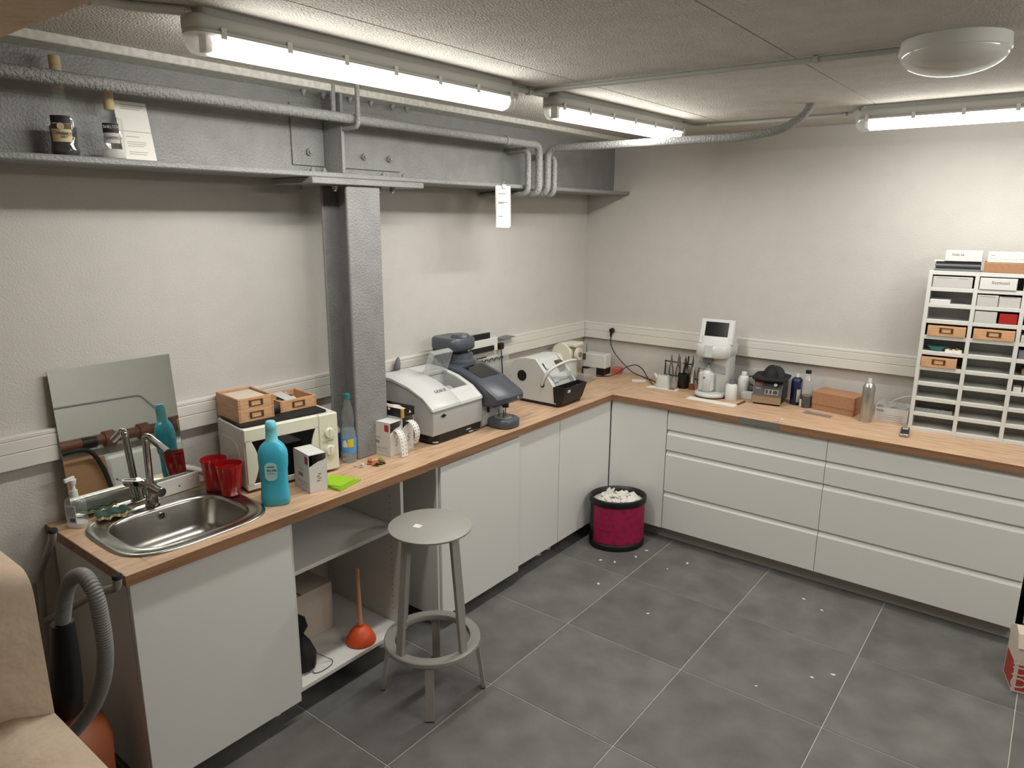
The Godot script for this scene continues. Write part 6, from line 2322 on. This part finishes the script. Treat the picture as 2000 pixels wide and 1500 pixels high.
# ---------------------------------------------------------------- on the floor
func floor_things() -> void:
	# stool
	var t := thing("bar_stool", "tall grey metal stool with round seat and foot ring", "stool", Vector3(0.892, 0, 2.600))
	var s := S()
	lathe(s, [Vector2(0, 0.764), Vector2(0.168, 0.764), Vector2(0.175, 0.768), Vector2(0.176, 0.775), Vector2(0.172, 0.778), Vector2(0, 0.779)], 56)
	var seat := part(t, "seat", s, M.stool)
	s = S()
	prism(s, [Vector2(-0.022, -0.012), Vector2(0.014, -0.018), Vector2(0.020, 0.012), Vector2(-0.010, 0.019)], 1, 0.7795, 0.7802, false, 0.0, Transform3D(Basis(), Vector3(-0.03, 0, 0.045)))
	part(seat, "paper_scrap", s, M.paper, "scrap of white paper stuck on the seat")
	s = S()
	lathe(s, [Vector2(0.165, 0.232), Vector2(0.203, 0.232), Vector2(0.209, 0.238), Vector2(0.209, 0.254), Vector2(0.205, 0.258), Vector2(0.165, 0.258), Vector2(0.163, 0.254), Vector2(0.163, 0.236), Vector2(0.165, 0.232)], 64)
	part(t, "foot_ring", s, M.stool)
	for k in 4:
		# upper legs, turned against the lower ones
		var a := deg_to_rad(90 * k + 2)
		s = S()
		leg_bar(s, Vector3(cos(a) * 0.135, 0.764, sin(a) * 0.135), Vector3(cos(a) * 0.186, 0.256, sin(a) * 0.186), a, 0.036, 0.016)
		var aa := a
		part(t, "upper_leg", s, M.stool)
		a = deg_to_rad(90 * k + 50)
		s = S()
		leg_bar(s, Vector3(cos(a) * 0.192, 0.234, sin(a) * 0.192), Vector3(cos(a) * 0.222, 0.004, sin(a) * 0.222), a, 0.036, 0.016)
		var lg := part(t, "lower_leg", s, M.stool)
		s = S()
		leg_bar(s, Vector3(cos(a) * 0.2215, 0.005, sin(a) * 0.2215), Vector3(cos(a) * 0.222, 0.0, sin(a) * 0.222), a, 0.037, 0.017)
		part(lg, "glide", s, M.black)
	# wastebasket
	t = thing("wastebasket", "oval black wastebasket with magenta side full of white paper", "bin", Vector3(0.80, 0, 0.812), 0.82)
	var rx := 0.178
	var rz := 0.148
	s = S()
	loft(s, [oval(0, 0.0, 0, rx * 0.97, rz * 0.97, 48), oval(0, 0.004, 0, rx, rz, 48), oval(0, 0.036, 0, rx, rz, 48), oval(0, 0.04, 0, rx * 0.97, rz * 0.97, 48)])
	part(t, "base_ring", s, M.black)
	s = S()
	loft(s, [oval(0, 0.038, 0, rx * 0.97, rz * 0.97, 48), oval(0, 0.300, 0, rx * 0.97, rz * 0.97, 48), oval(0, 0.300, 0, rx * 0.94, rz * 0.94, 48), oval(0, 0.05, 0, rx * 0.94, rz * 0.94, 48)], false, true)
	part(t, "wall", s, M.black)
	s = S()
	var A := []
	var B := []
	grp += 1
	s.set_smooth_group(grp)
	for i in 31:
		var a := lerpf(0.42, 2.85, i / 30.0)
		A.append(Vector3(rx * 0.978 * cos(a), 0.045, rz * 0.978 * sin(a)))
		B.append(Vector3(rx * 0.978 * cos(a), 0.292, rz * 0.978 * sin(a)))
	for i in 30:
		quad(s, A[i + 1], A[i], B[i], B[i + 1])
	part(t, "magenta_panel", s, M.pink, "scuffed magenta panel")
	s = S()
	loft(s, [oval(0, 0.288, 0, rx, rz, 48), oval(0, 0.292, 0, rx * 1.02, rz * 1.02, 48), oval(0, 0.326, 0, rx * 1.02, rz * 1.02, 48), oval(0, 0.330, 0, rx * 1.0, rz * 1.0, 48), oval(0, 0.330, 0, rx * 0.95, rz * 0.95, 48), oval(0, 0.290, 0, rx * 0.93, rz * 0.93, 48)], false, false)
	part(t, "rim", s, M.black)
	var wp := thing("waste_paper", "heap of crumpled white paper in the wastebasket", "paper", Vector3(0.80, 0.295, 0.812), 0.82)
	wp.set_meta("kind", "stuff")
	s = S()
	loft(s, [oval(0, -0.06, 0, rx * 0.85, rz * 0.85, 24), oval(0, 0.0, 0, rx * 0.90, rz * 0.90, 24), oval(0, 0.012, 0, rx * 0.5, rz * 0.5, 24)])
	for k in 46:
		var a := rng.randf() * TAU
		var d := sqrt(rng.randf())
		var l := 0.014 + rng.randf() * 0.020
		var c := Vector3(cos(a) * d * rx * 0.72, 0.006 + rng.randf() * 0.014, sin(a) * d * rz * 0.70)
		box(s, Vector3(-l, -0.004, -l * 0.7), Vector3(l, 0.004, l * 0.7), 0.003, Transform3D(Basis.from_euler(Vector3(rng.randf() * 1.6 - 0.8, rng.randf() * TAU, rng.randf() * 1.6 - 0.8)), c))
	box(s, Vector3(-0.012, -0.02, -0.0015), Vector3(0.022, 0.055, 0.0015), 0.001, Transform3D(Basis.from_euler(Vector3(-0.3, 0.4, 0.45)), Vector3(-0.04, 0.02, -0.01)))
	part(wp, "scraps", s, M.paper)
	# plunger
	t = thing("plunger", "orange rubber plunger with pale wooden stick in the open cabinet", "plunger", Vector3(0.520, 0.1285, 2.690))
	s = S()
	lathe(s, [Vector2(0.045, 0.006), Vector2(0.066, 0.0), Vector2(0.070, 0.004), Vector2(0.068, 0.014), Vector2(0.064, 0.022), Vector2(0.062, 0.026), Vector2(0.055, 0.040), Vector2(0.052, 0.044), Vector2(0.040, 0.060), Vector2(0.024, 0.072), Vector2(0.016, 0.076), Vector2(0.014, 0.090), Vector2(0, 0.090)], 40)
	part(t, "cup", s, M.orange)
	s = S()
	cyl(s, Vector3(0, 0.085, 0), Vector3(-0.012, 0.36, -0.004), 0.0105, 0.0105, 16, 0.001)
	part(t, "stick", s, M.handle_wood)
	# in the open cabinet
	t = thing("storage_carton", "plain off-white carton at the back of the open cabinet", "carton", Vector3(0.185, 0.1285, 2.86))
	s = S()
	box(s, Vector3(-0.13, 0, -0.17), Vector3(0.14, 0.235, 0.18), 0.002)
	part(t, "carton", s, M.card_pale)
	s = S()
	box(s, Vector3(-0.13, 0.235, -0.004), Vector3(0.14, 0.2365, 0.004))
	part(t, "lid_seam", s, M.carton_inside)
	t = thing("black_bag", "slumped black drawstring bag at the left of the open cabinet", "bag", Vector3(0.47, 0.1285, 2.985), 0.3)
	s = S()
	var rr := []
	for q in [[0.0, 0.052, 0.045], [0.02, 0.066, 0.058], [0.07, 0.068, 0.060], [0.12, 0.055, 0.05], [0.15, 0.026, 0.026], [0.165, 0.016, 0.018], [0.20, 0.034, 0.030], [0.235, 0.028, 0.024], [0.25, 0.008, 0.008]]:
		var ring := oval(0.008 * sin(q[0] * 40), q[0], 0, q[1], q[2], 18)
		for i in ring.size():
			ring[i] += Vector3(0.005 * sin(i * 2.7 + q[0] * 50), 0, 0.005 * cos(i * 3.1 + q[0] * 30))
		rr.append(ring)
	loft(s, rr)
	part(t, "bag", s, M.black_soft)
	s = S()
	tube(s, curve([Vector3(0.05, 0.055, -0.045), Vector3(0.085, 0.02, -0.075), Vector3(0.10, 0.003, -0.09), Vector3(0.115, 0.0025, -0.06), Vector3(0.105, 0.0025, -0.01), Vector3(0.085, 0.0025, 0.015), Vector3(0.07, 0.003, 0.01)], 8), 0.0016, 6)
	part(t, "string", s, M.black)
	# red and white package on the right
	t = thing("drink_carton", "red and white carton standing at the right frame edge on the floor", "carton", Vector3(2.925, 0, 1.035), 0.25)
	s = S()
	box(s, Vector3(0, 0, -0.16), Vector3(0.14, 0.22, 0), 0.003)
	part(t, "carton", s, M.card_pale)
	s = S()
	box(s, Vector3(-0.0005, 0.012, -0.15), Vector3(0.0, 0.135, -0.012))
	box(s, Vector3(0.012, 0.012, 0.0), Vector3(0.13, 0.135, 0.0005))
	var rl := part(t, "red_panel", s, M.red_print)
	letters(rl, "lettering", "QUE", 0.055, Vector3(0.022, 0.022, 0.0012), Vector3(0, 1, 0), Vector3(-1, 0, 0), M.card_pale)
	s = S()
	prism(s, [Vector2(-0.165, 0.218), Vector2(0.006, 0.218), Vector2(-0.02, 0.275), Vector2(-0.07, 0.295), Vector2(-0.14, 0.26)], 0, -0.004, 0.144, false, 0.002)
	part(t, "torn_top", s, M.card_pale)
	# scraps of paper on the tiles
	for q in [[1.285, 0.80], [0.93, 1.06], [0.85, 1.09], [1.00, 0.92], [1.22, 0.94], [2.075, 0.85], [0.99, 1.35], [1.36, 1.46], [1.01, 0.80], [1.965, 0.79], [2.20, 1.48], [2.02, 1.70], [2.27, 1.40]]:
		s = S()
		var l := 0.006 + rng.randf() * 0.006
		prism(s, [Vector2(-l, -l * 0.5), Vector2(l * 0.7, -l * 0.6), Vector2(l, l * 0.4), Vector2(-l * 0.4, l * 0.6)], 1, 0.0, 0.002)
		single("paper_scrap", s, M.paper, "tiny scrap of white paper lying on the floor tiles", "scrap", Vector3(q[0], 0.0, q[1]), rng.randf() * TAU, "scraps on the floor")

func leg_bar(s: SurfaceTool, a: Vector3, b: Vector3, ang: float, w: float, th: float) -> void:
	var r := Vector3(cos(ang), 0, sin(ang))
	var q := Vector3(-sin(ang), 0, cos(ang))
	var ring := func(c: Vector3) -> Array:
		return [c + q * w / 2 + r * th / 2, c - q * w / 2 + r * th / 2, c - q * w / 2 - r * th / 2, c + q * w / 2 - r * th / 2]
	var lo: Array = ring.call(b)
	var hi: Array = ring.call(a)
	var c := (a + b) / 2
	face(s, lo, c)
	face(s, hi, c)
	for i in 4:
		face(s, [lo[i], lo[(i + 1) % 4], hi[(i + 1) % 4], hi[i]], c)

func stair_corner() -> void:
	# vacuum cleaner between stairs and counter end
	var t := thing("vacuum_cleaner", "drum vacuum cleaner with grey ribbed hose at the counter end", "vacuum", Vector3(0.50, 0, 3.965))
	var s := S()
	lathe(s, [Vector2(0, 0.03), Vector2(0.17, 0.03), Vector2(0.185, 0.05), Vector2(0.192, 0.28), Vector2(0.195, 0.36), Vector2(0.18, 0.42), Vector2(0.13, 0.465), Vector2(0.05, 0.48), Vector2(0, 0.48)], 44)
	part(t, "drum", s, M.terracotta)
	for k in 4:
		s = S()
		var a := TAU * k / 4 + 0.6
		cyl(s, Vector3(cos(a) * 0.15, 0.0, sin(a) * 0.15), Vector3(cos(a) * 0.15, 0.04, sin(a) * 0.15), 0.024)
		part(t, "castor", s, M.black)
	# hose: ribbed
	s = S()
	var o := Vector3(0.50, 0, 3.965)
	var pts := curve([Vector3(0.645, 0.84, 3.905), Vector3(0.675, 0.92, 3.902), Vector3(0.715, 0.99, 3.90), Vector3(0.775, 1.045, 3.90), Vector3(0.84, 1.068, 3.895), Vector3(0.88, 1.03, 3.89), Vector3(0.885, 0.95, 3.885), Vector3(0.87, 0.84, 3.88), Vector3(0.82, 0.72, 3.88), Vector3(0.74, 0.60, 3.89), Vector3(0.66, 0.50, 3.92)], 16)
	var path := []
	var gap := 0.0
	for i in pts.size() - 1:
		var seg: float = pts[i].distance_to(pts[i + 1])
		var at := gap
		while at < seg:
			path.append(pts[i].lerp(pts[i + 1], at / seg))
			at += 0.0085
		gap = at - seg
	var rings := []
	var u := Vector3(0, 0, 1)
	for i in path.size():
		var e: Vector3 = (path[min(i + 1, path.size() - 1)] - path[max(i - 1, 0)]).normalized()
		u = (u - e * u.dot(e)).normalized()
		var w := e.cross(u)
		for j in 4:
			var ring := []
			var rad: float = [0.0185, 0.0215, 0.0215, 0.0185][j]
			for k in 18:
				var a := TAU * k / 18
				ring.append(path[i] + e * [0.0, 0.0012, 0.0048, 0.006][j] - o + (u * cos(a) + w * sin(a)) * rad)
			rings.append(ring)
	loft(s, rings)
	part(t, "hose", s, M.hose_grey)
	# black grip at the hose end
	s = S()
	var g := []
	for q in [[0.52, 0.49, 0.065, 0.045], [0.55, 0.52, 0.075, 0.05], [0.595, 0.62, 0.062, 0.045], [0.63, 0.74, 0.046, 0.038], [0.648, 0.83, 0.038, 0.032], [0.652, 0.86, 0.032, 0.030]]:
		g.append(oval(q[0] - o.x, q[1], 3.905 - o.z, q[2], q[3], 24))
	loft(s, g)
	part(t, "grip", s, M.black)
	# tubular frame beside the counter end
	t = thing("tube_frame", "grey tubular trolley frame with capped ends at the counter end", "frame", Vector3(0.3, 0, 3.76))
	o = Vector3(0.3, 0, 3.76)
	s = S()
	tube(s, fillet([Vector3(0.195, 0.965, 3.75), Vector3(0.185, 0.935, 3.75), Vector3(0.03, 0.75, 3.76), Vector3(0.03, 0.0, 3.80)].map(func(v): return v - o), 0.03), 0.0125, 14)
	tube(s, fillet([Vector3(0.665, 0.945, 3.745), Vector3(0.655, 0.905, 3.745), Vector3(0.52, 0.845, 3.75), Vector3(0.03, 0.56, 3.765)].map(func(v): return v - o), 0.035), 0.0135, 14)
	part(t, "tubes", s, M.tube_grey)
	for q in [Vector3(0.195, 0.965, 3.75), Vector3(0.665, 0.945, 3.745)]:
		s = S()
		cyl(s, q - o - Vector3(0, 0.006, 0), q - o + Vector3(0.001, 0.008, 0), 0.0155, 0.0145, 20, 0.002)
		part(t, "end_cap", s, M.rubber)

func far_side() -> void:
	# what the mirror shows: pipes, tank and cartons along the right-hand wall
	var t := thing("heating_pipe", "thick brown lagged pipe on the far wall, seen in the mirror", "pipe", Vector3(5.05, 0, 1.4))
	var s := S()
	cyl(s, Vector3(0, 0.66, -1.3), Vector3(0, 0.70, 0.9), 0.055)
	part(t, "run", s, M.copper_pipe)
	for z in [-0.55, -0.2, 0.15]:
		s = S()
		cyl(s, Vector3(0, 0.68, z - 0.05), Vector3(0, 0.68, z + 0.05), 0.085)
		part(t, "flange", s, M.copper_pipe)
	s = S()
	cyl(s, Vector3(0, 0.68, 0.28), Vector3(0, 0.685, 0.42), 0.062)
	part(t, "coupling", s, M.black)
	s = S()
	box(s, Vector3(-0.18, 0.03, -0.62), Vector3(0.08, 0.52, 0.28), 0.03)
	box(s, Vector3(-0.15, 0.0, -0.58), Vector3(0.05, 0.04, 0.24))
	single("water_tank", s, M.white_plastic, "white tank under the brown pipe, seen in the mirror", "tank", Vector3(5.05, 0, 1.4))
	s = S()
	box(s, Vector3(0, 0, 0), Vector3(0.35, 0.55, 0.5), 0.004)
	single("moving_box", s, M.cardboard, "brown cardboard box beside the white tank, seen in the mirror", "box", Vector3(4.80, 0, 1.72))
	s = S()
	tube(s, fillet([Vector3(5.19, 1.10, 2.6), Vector3(5.19, 1.06, 1.10), Vector3(5.16, 0.80, 0.90), Vector3(5.12, 0.70, 0.86)], 0.05), 0.008, 8)
	single("thin_pipe", s, M.pale_grey, "thin grey pipe bending down the far wall, seen in the mirror", "pipe")
	s = S()
	tube(s, curve([Vector3(4.75, 0.66, 2.1), Vector3(4.74, 0.64, 1.88), Vector3(4.74, 0.45, 1.78), Vector3(4.73, 0.2, 1.74), Vector3(4.72, 0.012, 1.72)], 8), 0.022, 10)
	single("black_hose", s, M.rubber, "dark hose hanging by the cardboard box, seen in the mirror", "hose")
	# lone radiator-white post edge on that wall
	s = S()
	box(s, Vector3(0, 0, 0), Vector3(0.06, 1.5, 0.06), 0.002)
	single("timber_post", s, M.copper_pipe, "narrow brown post at the far wall, seen in the mirror", "post", Vector3(5.13, 0, 0.62))
